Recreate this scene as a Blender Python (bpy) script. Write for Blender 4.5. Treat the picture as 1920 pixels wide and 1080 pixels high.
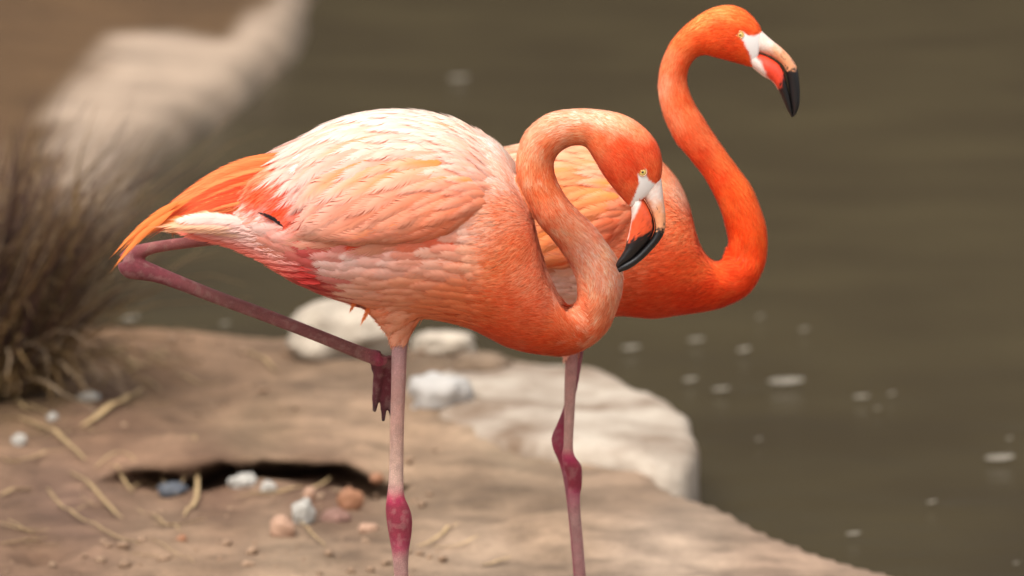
import bpy, bmesh, math, random
import numpy as np
from mathutils import Vector
from mathutils.bvhtree import BVHTree

for o in list(bpy.data.objects):
    bpy.data.objects.remove(o)
SC = bpy.context.scene
COL = SC.collection
random.seed(7)
RNG = np.random.default_rng(11)

# ------------------------------------------------------------------ camera, sky, sun
CAM_H = 1.5
LENS, SENSOR = 200.0, 36.0
PITCH = math.radians(7.05)
FPX = 1920 * LENS / SENSOR
CP, SP = math.cos(PITCH), math.sin(PITCH)

cam_data = bpy.data.cameras.new('camera')
cam_data.lens = LENS
cam_data.sensor_width = SENSOR
cam_data.clip_start = 0.1
cam_data.clip_end = 500
cam_data.dof.use_dof = True
cam_data.dof.focus_distance = 7.02
cam_data.dof.aperture_fstop = 5.8
cam = bpy.data.objects.new('camera', cam_data)
COL.objects.link(cam)
cam.location = (0, 0, CAM_H)
cam.rotation_euler = (math.pi / 2 - PITCH, 0, 0)
SC.camera = cam

SUN_EL, SUN_AZ = math.radians(60), math.radians(-145)   # azimuth measured from +Y towards +X
world = bpy.data.worlds.new('World')
SC.world = world
world.use_nodes = True
wn, wl = world.node_tree.nodes, world.node_tree.links
wn.clear()
sky = wn.new('ShaderNodeTexSky')
sky.sky_type = 'NISHITA'
sky.sun_disc = False
sky.sun_elevation = SUN_EL
sky.sun_rotation = SUN_AZ
sky.dust_density = 4.0
sky.air_density = 1.0
hs = wn.new('ShaderNodeHueSaturation')
hs.inputs['Saturation'].default_value = 0.22
bg = wn.new('ShaderNodeBackground')
bg.inputs['Strength'].default_value = 0.15
wo = wn.new('ShaderNodeOutputWorld')
wl.new(sky.outputs[0], hs.inputs['Color'])
wl.new(hs.outputs[0], bg.inputs['Color'])
wl.new(bg.outputs[0], wo.inputs['Surface'])

sun_d = bpy.data.lights.new('sun', 'SUN')
sun_d.energy = 1.25
sun_d.angle = math.radians(38)
sun_d.color = (1.0, 0.965, 0.92)
sun = bpy.data.objects.new('sun', sun_d)
COL.objects.link(sun)
sdir = Vector((math.sin(SUN_AZ) * math.cos(SUN_EL), math.cos(SUN_AZ) * math.cos(SUN_EL), math.sin(SUN_EL)))
sun.rotation_euler = sdir.to_track_quat('Z', 'Y').to_euler()
sun.location = (0, 0, 12)

SC.view_settings.view_transform = 'Standard'
SC.view_settings.look = 'None'
SC.view_settings.exposure = 0.95
SC.view_settings.gamma = 1.0
SC.render.engine = 'CYCLES'
SC.cycles.max_bounces = 8
SC.cycles.diffuse_bounces = 4
SC.cycles.transparent_max_bounces = 8

# ------------------------------------------------------------------ helpers
def P(px, py, Y):
    """photo pixel -> point on the vertical plane y = Y (arrays allowed)"""
    px, py, Y = np.asarray(px, float), np.asarray(py, float), np.asarray(Y, float)
    u, v = (px - 960) / FPX, (540 - py) / FPX
    t = Y / (CP + v * SP)
    return np.stack([t * u, t * (CP + v * SP), CAM_H + t * (v * CP - SP)], -1)

def G(px, py, z=0.0):
    """photo pixel -> point on the level plane at height z"""
    px, py = np.asarray(px, float), np.asarray(py, float)
    u, v = (px - 960) / FPX, (540 - py) / FPX
    t = (z - CAM_H) / (v * CP - SP)
    return np.stack([t * u, t * (CP + v * SP), np.full_like(t, z)], -1)

def proj(p):
    p = np.asarray(p, float)
    x, y, z = p[..., 0], p[..., 1], p[..., 2] - CAM_H
    d = y * CP - z * SP
    w = y * SP + z * CP
    return 960 + FPX * x / d, 540 - FPX * w / d

def lin(h):
    h = h.lstrip('#')
    c = np.array([int(h[i:i + 2], 16) for i in (0, 2, 4)]) / 255.0
    return np.where(c <= 0.04045, c / 12.92, ((c + 0.055) / 1.055) ** 2.4)

def smooth(a, b, x):
    t = np.clip((np.asarray(x, float) - a) / (b - a), 0, 1)
    return t * t * (3 - 2 * t)

def vnoise(p, scale=1.0, seed=0):
    """cheap 3D value noise in 0..1"""
    q = np.asarray(p, float) * scale + 1000.0
    i = np.floor(q).astype(np.int64)
    f = q - i
    f = f * f * (3 - 2 * f)
    def h(a, b, c):
        n = (a * 374761393 + b * 668265263 + c * 2147483647 + seed * 974711) & 0xffffffff
        n = ((n ^ (n >> 13)) * 1274126177) & 0xffffffff
        return ((n ^ (n >> 16)) & 0xffff) / 65535.0
    r = 0
    for dx in (0, 1):
        for dy in (0, 1):
            for dz in (0, 1):
                w = (f[..., 0] if dx else 1 - f[..., 0]) * (f[..., 1] if dy else 1 - f[..., 1]) * (f[..., 2] if dz else 1 - f[..., 2])
                r = r + w * h(i[..., 0] + dx, i[..., 1] + dy, i[..., 2] + dz)
    return r

def fbm(p, scale, octv=4, seed=0):
    r, a, tot = 0, 1.0, 0
    for k in range(octv):
        r = r + a * vnoise(p, scale * 2 ** k, seed + k)
        tot += a
        a *= 0.5
    return r / tot

def idw(ctrl, px, py, power=2.0, eps=200.0):
    c = np.array([(a[0], a[1]) for a in ctrl], float)
    v = np.array([a[2] for a in ctrl], float)
    px, py = np.asarray(px, float), np.asarray(py, float)
    out = np.zeros(px.shape + (v.shape[1],))
    for s in range(0, len(px), 60000):
        d2 = (px[s:s + 60000, None] - c[None, :, 0]) ** 2 + (py[s:s + 60000, None] - c[None, :, 1]) ** 2
        w = 1.0 / (d2 + eps) ** power
        out[s:s + 60000] = (w @ v) / w.sum(1, keepdims=True)
    return out

def nrm(v):
    return v / np.maximum(np.linalg.norm(v, axis=-1, keepdims=True), 1e-9)

ORIGIN = np.zeros(3)

def mesh_data(name, verts, faces, cols=None, normals=None, attrs=None):
    """faces: list of equal-width index arrays [(n,3),(m,4)]"""
    me = bpy.data.meshes.new(name)
    verts = np.asarray(verts, np.float32)
    me.vertices.add(len(verts))
    me.vertices.foreach_set('co', verts.ravel())
    if isinstance(faces, np.ndarray):
        faces = [faces]
    loops = np.concatenate([np.asarray(f, np.int32).ravel() for f in faces])
    tot = np.concatenate([np.full(len(f), np.asarray(f).shape[1], np.int32) for f in faces])
    start = np.concatenate([[0], np.cumsum(tot)[:-1]]).astype(np.int32)
    me.loops.add(len(loops))
    me.loops.foreach_set('vertex_index', loops)
    me.polygons.add(len(tot))
    me.polygons.foreach_set('loop_start', start)
    me.update(calc_edges=True)
    if cols is not None:
        a = me.color_attributes.new('col', 'FLOAT_COLOR', 'POINT')
        c = np.ones((len(verts), 4), np.float32)
        c[:, :3] = cols
        a.data.foreach_set('color', c.ravel())
    for k, val in (attrs or {}).items():
        a = me.attributes.new(k, 'FLOAT', 'POINT')
        a.data.foreach_set('value', np.asarray(val, np.float32))
    me.validate()
    if normals is not None:
        me.normals_split_custom_set_from_vertices(np.asarray(normals, np.float32).tolist())
    return me

def add_obj(name, me, mat, parent=None):
    o = bpy.data.objects.new(name, me)
    COL.objects.link(o)
    if mat is not None:
        me.materials.append(mat)
    o.parent = parent
    return o

def mesh_obj(name, verts, faces, mat, parent=None, cols=None, normals=None, attrs=None):
    v = np.asarray(verts, float) - (ORIGIN if parent is not None else 0)
    return add_obj(name, mesh_data(name, v, faces, cols, normals, attrs), mat, parent)

def tag(o, label=None, cat=None, group=None, kind=None):
    if label: o['label'] = label
    if cat: o['category'] = cat
    if group: o['group'] = group
    if kind: o['kind'] = kind
    return o

def catmull(pts, sub):
    pts = np.asarray(pts, float)
    n = len(pts)
    ext = np.vstack([2 * pts[0] - pts[1], pts, 2 * pts[-1] - pts[-2]])
    out = []
    for i in range(n - 1):
        p0, p1, p2, p3 = ext[i:i + 4]
        for k in range(sub):
            t = k / sub
            out.append(0.5 * ((2 * p1) + (-p0 + p2) * t + (2 * p0 - 5 * p1 + 4 * p2 - p3) * t * t + (-p0 + 3 * p1 - 3 * p2 + p3) * t ** 3))
    out.append(pts[-1])
    return np.array(out)

def loft(rails, Yc, sub=6, m=40, expo=2.0, cap=True):
    """rails: (ax, ay, bx, by, half_width_m, depth_offset_m) in photo pixels; returns verts, quads, tris, info"""
    r = catmull(rails, sub)
    A = P(r[:, 0], r[:, 1], Yc + r[:, 5])
    B = P(r[:, 2], r[:, 3], Yc + r[:, 5])
    c, a = (A + B) / 2, (A - B) / 2
    th = np.linspace(0, 2 * math.pi, m, endpoint=False)
    ct, st = np.cos(th), np.sin(th)
    e = 2.0 / expo
    ct2, st2 = np.sign(ct) * np.abs(ct) ** e, np.sign(st) * np.abs(st) ** e
    W = np.maximum(r[:, 4], 1e-4)
    V = c[:, None, :] + a[:, None, :] * ct2[None, :, None]
    V[:, :, 1] -= W[:, None] * st2[None, :]
    n = len(r)
    idx = np.arange(n * m).reshape(n, m)
    q = np.stack([idx[:-1], np.roll(idx[:-1], -1, 1), np.roll(idx[1:], -1, 1), idx[1:]], -1).reshape(-1, 4)
    verts = V.reshape(-1, 3)
    tris = np.zeros((0, 3), int)
    if cap:
        k = len(verts)
        verts = np.vstack([verts, c[0], c[-1]])
        t0 = np.stack([np.full(m, k), np.roll(idx[0], -1), idx[0]], -1)
        t1 = np.stack([np.full(m, k + 1), idx[-1], np.roll(idx[-1], -1)], -1)
        tris = np.vstack([t0, t1])
    return dict(v=verts, q=q, t=tris, c=c, a=a, w=W, r=r, th=th, n=n, m=m)

def tube(pts, rad, m=14, sub=4):
    """closed tube through world points with radii"""
    pr = catmull(np.hstack([np.asarray(pts, float), np.asarray(rad, float)[:, None]]), sub)
    p, r = pr[:, :3], np.maximum(pr[:, 3], 2e-4)
    t = nrm(np.gradient(p, axis=0))
    ref = np.array([0, 1.0, 0]) if abs(t[len(t) // 2, 1]) < 0.8 else np.array([0, 0, 1.0])
    u = nrm(np.cross(t, ref))
    w = np.cross(t, u)
    th = np.linspace(0, 2 * math.pi, m, endpoint=False)
    V = p[:, None] + r[:, None, None] * (u[:, None] * np.cos(th)[None, :, None] + w[:, None] * np.sin(th)[None, :, None])
    n = len(p)
    idx = np.arange(n * m).reshape(n, m)
    q = np.stack([idx[:-1], np.roll(idx[:-1], -1, 1), np.roll(idx[1:], -1, 1), idx[1:]], -1).reshape(-1, 4)
    v = np.vstack([V.reshape(-1, 3), p[0], p[-1]])
    k = n * m
    tr = np.vstack([np.stack([np.full(m, k), np.roll(idx[0], -1), idx[0]], -1), np.stack([np.full(m, k + 1), idx[-1], np.roll(idx[-1], -1)], -1)])
    return dict(v=v, q=q, t=tr, c=p, rad=r)

def join(parts):
    v, q, t, k = [], [], [], 0
    for p in parts:
        v.append(p['v']); q.append(p['q'] + k); t.append(p['t'] + k); k += len(p['v'])
    return np.vstack(v), [np.vstack(q), np.vstack(t)]

def voxel(parts, size, smooth_it=3):
    v, f = join(parts)
    me = mesh_data('tmp', v, f)
    bm = bmesh.new(); bm.from_mesh(me)
    bmesh.ops.recalc_face_normals(bm, faces=bm.faces)
    bm.to_mesh(me); bm.free()
    o = bpy.data.objects.new('tmp', me)
    COL.objects.link(o)
    m = o.modifiers.new('r', 'REMESH'); m.mode = 'VOXEL'; m.voxel_size = size
    s = o.modifiers.new('s', 'SMOOTH'); s.factor = 0.5; s.iterations = smooth_it
    dg = bpy.context.evaluated_depsgraph_get()
    ev = o.evaluated_get(dg).to_mesh()
    n = len(ev.vertices)
    co = np.empty(n * 3, np.float32); ev.vertices.foreach_get('co', co)
    no = np.empty(n * 3, np.float32); ev.vertices.foreach_get('normal', no)
    ev.calc_loop_triangles()
    tr = np.empty(len(ev.loop_triangles) * 3, np.int32); ev.loop_triangles.foreach_get('vertices', tr)
    nl = len(ev.loops); li = np.empty(nl, np.int32); ev.loops.foreach_get('vertex_index', li)
    tot = np.empty(len(ev.polygons), np.int32); ev.polygons.foreach_get('loop_total', tot)
    quads = li.reshape(-1, 4) if (tot == 4).all() else tr.reshape(-1, 3)
    bpy.data.objects.remove(o)
    bpy.data.meshes.remove(me)
    return co.reshape(-1, 3).astype(float), no.reshape(-1, 3).astype(float), tr.reshape(-1, 3), quads

def inpoly(px, py, poly):
    poly = np.asarray(poly, float)
    inside = np.zeros(np.shape(px), bool)
    j = len(poly) - 1
    for i in range(len(poly)):
        xi, yi = poly[i]; xj, yj = poly[j]
        if yi != yj:
            c = ((yi > py) != (yj > py)) & (px < (xj - xi) * (py - yi) / (yj - yi) + xi)
            inside ^= c
        j = i
    return inside

def polydist(x, y, poly):
    """signed distance to polygon, positive inside"""
    poly = np.asarray(poly, float)
    d = np.full(np.shape(x), 1e9)
    for i in range(len(poly)):
        a, b = poly[i - 1], poly[i]
        ab = b - a
        t = np.clip(((x - a[0]) * ab[0] + (y - a[1]) * ab[1]) / max(ab @ ab, 1e-12), 0, 1)
        d = np.minimum(d, np.hypot(x - a[0] - t * ab[0], y - a[1] - t * ab[1]))
    return np.where(inpoly(x, y, poly), d, -d)

# ------------------------------------------------------------------ materials
def new_mat(name):
    m = bpy.data.materials.new(name)
    m.use_nodes = True
    n = m.node_tree.nodes
    return m, n, m.node_tree.links, n['Principled BSDF'], n['Material Output']

def plumage_mat(name, transl=0.22, rough=0.7, sheen=0.06):
    m, n, l, b, out = new_mat(name)
    at = n.new('ShaderNodeAttribute'); at.attribute_name = 'col'
    b.inputs['Roughness'].default_value = rough
    b.inputs['Specular IOR Level'].default_value = 0.15
    b.inputs['Sheen Weight'].default_value = sheen
    b.inputs['Sheen Roughness'].default_value = 0.5
    b.inputs['Sheen Tint'].default_value = (1, 0.85, 0.75, 1)
    l.new(at.outputs['Color'], b.inputs['Base Color'])
    tr = n.new('ShaderNodeBsdfTranslucent')
    l.new(at.outputs['Color'], tr.inputs['Color'])
    mx = n.new('ShaderNodeMixShader'); mx.inputs[0].default_value = transl
    l.new(b.outputs[0], mx.inputs[1]); l.new(tr.outputs[0], mx.inputs[2])
    l.new(mx.outputs[0], out.inputs['Surface'])
    return m

def body_mat():
    m, n, l, b, out = new_mat('bird_skin')
    at = n.new('ShaderNodeAttribute'); at.attribute_name = 'col'
    lg = n.new('ShaderNodeAttribute'); lg.attribute_name = 'leg'
    tc = n.new('ShaderNodeTexCoord')
    mp = n.new('ShaderNodeMapping'); mp.inputs['Scale'].default_value = (130, 130, 210)
    l.new(tc.outputs['Object'], mp.inputs['Vector'])
    vo = n.new('ShaderNodeTexVoronoi'); vo.feature = 'DISTANCE_TO_EDGE'
    l.new(mp.outputs[0], vo.inputs['Vector'])
    vr = n.new('ShaderNodeMapRange'); vr.inputs['From Max'].default_value = 0.2
    l.new(vo.outputs['Distance'], vr.inputs['Value'])
    mx = n.new('ShaderNodeMix'); mx.data_type = 'RGBA'; mx.blend_type = 'MULTIPLY'
    inv = n.new('ShaderNodeMapRange'); inv.inputs['To Min'].default_value = 1.5; inv.inputs['To Max'].default_value = 0.92
    l.new(vr.outputs[0], inv.inputs['Value'])
    l.new(lg.outputs['Fac'], mx.inputs['Factor'])
    l.new(at.outputs['Color'], mx.inputs['A']); l.new(inv.outputs[0], mx.inputs['B'])
    l.new(mx.outputs['Result'], b.inputs['Base Color'])
    b.inputs['Roughness'].default_value = 0.6
    b.inputs['Specular IOR Level'].default_value = 0.3
    bp = n.new('ShaderNodeBump'); bp.inputs['Distance'].default_value = 0.0012
    ml = n.new('ShaderNodeMath'); ml.operation = 'MULTIPLY'; ml.inputs[1].default_value = 0.7
    l.new(lg.outputs['Fac'], ml.inputs[0]); l.new(ml.outputs[0], bp.inputs['Strength'])
    l.new(vr.outputs[0], bp.inputs['Height']); l.new(bp.outputs[0], b.inputs['Normal'])
    return m

def col_mat(name, rough=0.5, spec=0.4, bump=0.0, bscale=80, coat=0.0):
    m, n, l, b, out = new_mat(name)
    at = n.new('ShaderNodeAttribute'); at.attribute_name = 'col'
    l.new(at.outputs['Color'], b.inputs['Base Color'])
    b.inputs['Roughness'].default_value = rough
    b.inputs['Specular IOR Level'].default_value = spec
    b.inputs['Coat Weight'].default_value = coat
    if bump:
        tc = n.new('ShaderNodeTexCoord')
        no = n.new('ShaderNodeTexNoise'); no.inputs['Scale'].default_value = bscale; no.inputs['Detail'].default_value = 6
        l.new(tc.outputs['Object'], no.inputs['Vector'])
        bp = n.new('ShaderNodeBump'); bp.inputs['Strength'].default_value = bump; bp.inputs['Distance'].default_value = 0.01
        l.new(no.outputs['Fac'], bp.inputs['Height']); l.new(bp.outputs[0], b.inputs['Normal'])
    return m

def flat_mat(name, color, rough=0.6, spec=0.4, var=0.0, vscale=20, bump=0.0):
    m, n, l, b, out = new_mat(name)
    b.inputs['Base Color'].default_value = (*color, 1)
    b.inputs['Roughness'].default_value = rough
    b.inputs['Specular IOR Level'].default_value = spec
    if var or bump:
        tc = n.new('ShaderNodeTexCoord')
        no = n.new('ShaderNodeTexNoise'); no.inputs['Scale'].default_value = vscale; no.inputs['Detail'].default_value = 8
        l.new(tc.outputs['Object'], no.inputs['Vector'])
        cr = n.new('ShaderNodeValToRGB')
        cr.color_ramp.elements[0].position = 0.3; cr.color_ramp.elements[1].position = 0.7
        cr.color_ramp.elements[0].color = (*[c * (1 - var) for c in color], 1)
        cr.color_ramp.elements[1].color = (*[min(1, c * (1 + var)) for c in color], 1)
        l.new(no.outputs['Fac'], cr.inputs['Fac']); l.new(cr.outputs[0], b.inputs['Base Color'])
        if bump:
            bp = n.new('ShaderNodeBump'); bp.inputs['Strength'].default_value = bump; bp.inputs['Distance'].default_value = 0.01
            l.new(no.outputs['Fac'], bp.inputs['Height']); l.new(bp.outputs[0], b.inputs['Normal'])
    return m

M_FEATHER = plumage_mat('feather_vane')
M_DOWN = plumage_mat('short_plumage', transl=0.12, rough=0.8)
M_BODY = body_mat()
M_BILL = col_mat('bill_horn', rough=0.36, spec=0.45, bump=0.06, bscale=260)
M_EYE = col_mat('eye_iris', rough=0.08, spec=0.7, coat=0.5)
M_PUPIL = flat_mat('eye_pupil', (0.008, 0.007, 0.006), rough=0.05, spec=0.8)
M_SLIT = flat_mat('nostril_dark', lin('5a2218'), rough=0.6)

# ------------------------------------------------------------------ ground, water, far bank
WATER_Z = -0.14
def ground_mat(name, s1, s2):
    m, n, l, b, out = new_mat(name)
    at = n.new('ShaderNodeAttribute'); at.attribute_name = 'col'
    tc = n.new('ShaderNodeTexCoord')
    n1 = n.new('ShaderNodeTexNoise'); n1.inputs['Scale'].default_value = s1; n1.inputs['Detail'].default_value = 10; n1.inputs['Roughness'].default_value = 0.65
    n2 = n.new('ShaderNodeTexNoise'); n2.inputs['Scale'].default_value = s2; n2.inputs['Detail'].default_value = 6; n2.inputs['Roughness'].default_value = 0.7
    for t in (n1, n2): l.new(tc.outputs['Object'], t.inputs['Vector'])
    mr = n.new('ShaderNodeMapRange'); mr.inputs['From Min'].default_value = 0.3; mr.inputs['From Max'].default_value = 0.7
    mr.inputs['To Min'].default_value = 0.72; mr.inputs['To Max'].default_value = 1.24
    l.new(n1.outputs['Fac'], mr.inputs['Value'])
    mr2 = n.new('ShaderNodeMapRange'); mr2.inputs['From Min'].default_value = 0.3; mr2.inputs['From Max'].default_value = 0.7
    mr2.inputs['To Min'].default_value = 0.85; mr2.inputs['To Max'].default_value = 1.14
    l.new(n2.outputs['Fac'], mr2.inputs['Value'])
    mu = n.new('ShaderNodeMath'); mu.operation = 'MULTIPLY'
    l.new(mr.outputs[0], mu.inputs[0]); l.new(mr2.outputs[0], mu.inputs[1])
    mx = n.new('ShaderNodeMix'); mx.data_type = 'RGBA'; mx.blend_type = 'MULTIPLY'; mx.inputs['Factor'].default_value = 1
    l.new(at.outputs['Color'], mx.inputs['A']); l.new(mu.outputs[0], mx.inputs['B'])
    l.new(mx.outputs['Result'], b.inputs['Base Color'])
    b.inputs['Roughness'].default_value = 0.9
    b.inputs['Specular IOR Level'].default_value = 0.15
    bp = n.new('ShaderNodeBump'); bp.inputs['Strength'].default_value = 0.5; bp.inputs['Distance'].default_value = 0.012
    ad = n.new('ShaderNodeMath'); ad.operation = 'ADD'
    l.new(n1.outputs['Fac'], ad.inputs[0]); l.new(n2.outputs['Fac'], ad.inputs[1])
    l.new(ad.outputs[0], bp.inputs['Height']); l.new(bp.outputs[0], b.inputs['Normal'])
    return m

M_GROUND = ground_mat('dry_mud', 14, 90)
M_FAR = ground_mat('far_mud', 3, 18)

edge_px = [(0, 606), (180, 612), (300, 618), (400, 628), (470, 636), (540, 640), (640, 650), (760, 655), (900, 664), (1060, 690), (1180, 724), (1262, 768),
           (1285, 810), (1272, 850), (1243, 872), (1262, 905), (1300, 928), (1380, 962), (1480, 1010), (1600, 1054), (1720, 1088), (2000, 1190), (2500, 1420)]
edge = [tuple(G(x, y, -0.03)[:2]) for x, y in edge_px]
FRONT = [(-3.2, 11.6), (-1.6, 11.55)] + edge + [(2.6, 4.2), (2.6, 2.5), (-3.2, 2.5)]
ledge_px = [(170, 915), (235, 890), (300, 876), (380, 868), (470, 856), (545, 846), (620, 853), (690, 872), (740, 892), (790, 915)]
ledge = np.array([G(x, y, -0.01)[:2] for x, y in ledge_px])

def land_height(x, y):
    d = polydist(x, y, FRONT)
    p = np.stack([x, y, np.zeros_like(x)], -1)
    d = d + (fbm(p, 5, 3, 5) - 0.5) * 0.05
    z = -0.30 + 0.28 * smooth(-0.09, 0.05, d) + 0.02 * smooth(0.05, 0.35, d)
    inl = smooth(0.0, 0.3, d)
    z = z + inl * ((fbm(p, 1.6, 3, 9) - 0.5) * 0.05 + (fbm(p, 7, 5, 3) - 0.5) * 0.045 + (fbm(p, 26, 3, 13) - 0.5) * 0.014)
    yl = np.interp(x, ledge[:, 0], ledge[:, 1])
    fade = smooth(ledge[0, 0], ledge[0, 0] + 0.12, x) * (1 - smooth(ledge[-1, 0] - 0.10, ledge[-1, 0] + 0.02, x))
    dy = y - yl
    z = z + fade * np.where(dy < 0, -0.062 * np.exp(-(dy / 0.40) ** 2), 0.016 * np.exp(-(dy / 0.3) ** 2) - 0.030 * np.exp(-np.maximum(dy, 0) / 0.045)) * (0.75 + 0.5 * vnoise(p, 9, 61))
    # small hollow
    hx, hy = G(80, 1035)[:2]
    z = z - 0.05 * np.exp(-(((x - hx) / 0.035) ** 2 + ((y - hy) / 0.07) ** 2))
    return z, d, dy, fade

def grid(x0, x1, y0, y1, st):
    xs, ys = np.arange(x0, x1 + st / 2, st), np.arange(y0, y1 + st / 2, st)
    X, Y = np.meshgrid(xs, ys)
    n, m = X.shape
    i = np.arange(n * m).reshape(n, m)
    q = np.stack([i[:-1, :-1], i[:-1, 1:], i[1:, 1:], i[1:, :-1]], -1).reshape(-1, 4)
    return X.ravel(), Y.ravel(), q

X, Y, q = grid(-3.0, 2.6, 2.6, 11.6, 0.024)
YL0 = 2.6 + (round((ledge[:, 1].mean() - 2.6) / 0.024) + 0.5) * 0.024
wf = smooth(ledge[0, 0] - 0.35, ledge[0, 0], X) * (1 - smooth(ledge[-1, 0], ledge[-1, 0] + 0.35, X))
Y = Y + wf * (np.interp(X, ledge[:, 0], ledge[:, 1]) - YL0) * np.exp(-((Y - YL0) / 0.55) ** 2)
Z, D, DY, FD = land_height(X, Y)
flat = smooth(0.05, 0.5, np.hypot((X + 0.05) / 1.2, (Y - 7.15)))       # level where the birds stand
Z = np.where(D > 0.1, Z * flat, Z)
GZ_STAND = 0.0
LIP = 0.07 + 0.06 * fbm(np.stack([X, 0 * X, 0 * X], -1), 13, 3, 71)
Yd = Y - FD * LIP * np.clip(1 - DY / 0.14, 0, 1) * (DY >= 0) + FD * 0.20 * np.clip(1 + DY / 0.16, 0, 1) ** 1.5 * (DY < 0)
gp = np.stack([X, Yd, Z], -1)
gpx, gpy = proj(gp)
gc = [(60, 700, lin('9a7a58')), (300, 660, lin('a5805f')), (430, 720, lin('b08c6c')), (650, 760, lin('bf9d7c')), (200, 820, lin('9c785c')),
      (480, 800, lin('b0906f')), (400, 900, lin('86654e')), (600, 930, lin('87664f')), (120, 950, lin('90705a')), (60, 1030, lin('99775c')),
      (330, 1040, lin('b39273')), (560, 1050, lin('bfa080')), (760, 830, lin('b99877')), (900, 900, lin('a5886b')), (960, 830, lin('bba080')), (860, 700, lin('a98d70')),
      (1000, 960, lin('ae9072')), (1200, 900, lin('b8997b')), (900, 1050, lin('c4a687')), (1250, 1020, lin('cbaf92')), (1500, 1070, lin('c2a285')), (700, 1300, lin('bb9a7a'))]
gcol = idw(gc, gpx, gpy, 1.6, 900) * np.array([0.475, 0.475, 0.495])
nz = fbm(gp, 3.0, 4, 21)[:, None]
gcol = gcol * (0.45 + 1.1 * nz) * (0.5 + 1.0 * fbm(gp, 15, 4, 55)[:, None])
# damp darker mud down by the water line
wet = smooth(-0.03, -0.12, Z)[:, None]
gcol = gcol * (1 - 0.6 * wet) + lin('4a3c28') * 0.35 * wet
go = mesh_obj('ground', gp, q, M_GROUND, cols=gcol)
tag(go, kind='structure')

def ground_z(x, y):
    z, d, dy, f = land_height(np.array([float(x)]), np.array([float(y)]))
    fl = smooth(0.05, 0.5, math.hypot((x + 0.05) / 1.2, y - 7.15))
    return float(z[0] * fl) if d[0] > 0.1 else float(z[0])

def on_ground(px, py):
    """follow the pixel's ray until it meets the ground"""
    z = 0.0
    for _ in range(8):
        p = G(px, py, z)
        z = max(ground_z(p[0], p[1]), WATER_Z)
    return G(px, py, z)

# far bank
far_px = [(640, -160), (606, -60), (594, 8), (576, 78), (532, 116), (478, 152), (412, 222), (352, 250), (304, 268), (276, 308), (262, 368), (225, 430), (130, 470), (-150, 500), (-500, 520)]
FARP = [tuple(G(x, y, WATER_Z + 0.05)[:2]) for x, y in far_px] + [(-14, 14.0), (-14, 46.0), (3.0, 46.0)]
X, Y, q = grid(-9.0, 1.0, 11.4, 34.0, 0.08)
d = polydist(X, Y, FARP)
p = np.stack([X, Y, 0 * X], -1)
d = d + (fbm(p, 1.0, 3, 31) - 0.5) * 0.08
Z = -0.5 + 0.46 * smooth(-0.16, 0.10, d) + 0.10 * smooth(0.1, 1.6, d) + smooth(0, 0.8, d) * (fbm(p, 1.2, 4, 17) - 0.5) * 0.06
fp = np.stack([X, Y, Z], -1)
fpx, fpy = proj(fp)
fc = [(250, 130, lin('b89a7c')), (330, 100, lin('ba9c80')), (420, 120, lin('b9a085')), (200, 190, lin('bb9c80')), (300, 230, lin('c0a48c')), (540, 30, lin('c2a283')),
      (560, 60, lin('b59678')), (420, 40, lin('7a5844')), (300, 20, lin('6c4b3a')), (150, 60, lin('7d5c48')), (60, 120, lin('80604c')), (90, 30, lin('86644f')), (20, 220, lin('6f5546')),
      (150, 290, lin('a88a70')), (450, 90, lin('94735a')), (220, 340, lin('9a7d64')), (300, -200, lin('6a4c3a'))]
shelf = [(95, 200), (180, 132), (222, 70), (330, 62), (415, 82), (470, 30), (540, -30), (640, -60), (640, 40), (520, 160), (440, 240), (330, 290), (290, 340), (280, 440), (150, 430), (110, 330)]
sm = smooth(-14, 14, polydist(fpx, fpy, shelf) + (fbm(fp, 1.2, 3, 66) - 0.5) * 26)[:, None]
fcol = (lin('80603f') * 0.40 * (1 - sm) + lin('cdb298') * 0.52 * sm) * (0.84 + 0.32 * fbm(fp, 1.0, 4, 41)[:, None])
w = smooth(-0.02, -0.14, Z)[:, None]
fcol = fcol * (1 - 0.6 * w) + lin('33301c') * 0.4 * w
tag(mesh_obj('far_bank', fp, q, M_FAR, cols=fcol), kind='structure')

# rising slope beyond the pond (out of frame, mirrored in the water)
X, Y, q = grid(-60, 60, 30, 62, 0.8)
p = np.stack([X, Y, 0 * X], -1)
Z = -0.6 + 15.0 * smooth(31, 52, Y + 2.0 * np.sin(X * 0.13)) + (fbm(p, 0.35, 4, 3) - 0.5) * 2.2 * smooth(31, 40, Y)
hc = lin('5a4c34') * 0.36 * (0.35 + 1.3 * fbm(p, 0.3, 4, 77)[:, None])
tag(mesh_obj('hill', np.stack([X, Y, Z], -1), q, M_FAR, cols=hc), kind='structure')

# pond
m, n, l, b, out = new_mat('pond_water')
tc = n.new('ShaderNodeTexCoord')
mp = n.new('ShaderNodeMapping'); mp.inputs['Scale'].default_value = (0.6, 0.8, 1.0)
l.new(tc.outputs['Object'], mp.inputs['Vector'])
w1 = n.new('ShaderNodeTexNoise'); w1.inputs['Scale'].default_value = 5; w1.inputs['Detail'].default_value = 4
w2 = n.new('ShaderNodeTexNoise'); w2.inputs['Scale'].default_value = 1.6; w2.inputs['Detail'].default_value = 4
l.new(mp.outputs[0], w1.inputs['Vector']); l.new(tc.outputs['Object'], w2.inputs['Vector'])
cr = n.new('ShaderNodeValToRGB')
cr.color_ramp.elements[0].position = 0.35; cr.color_ramp.elements[1].position = 0.68
cr.color_ramp.elements[0].color = (*(lin('50442e') * 0.32), 1); cr.color_ramp.elements[1].color = (*(lin('62563a') * 0.36), 1)
l.new(w2.outputs['Fac'], cr.inputs['Fac']); l.new(cr.outputs[0], b.inputs['Base Color'])
b.inputs['Roughness'].default_value = 0.2
b.inputs['IOR'].default_value = 1.33
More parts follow.
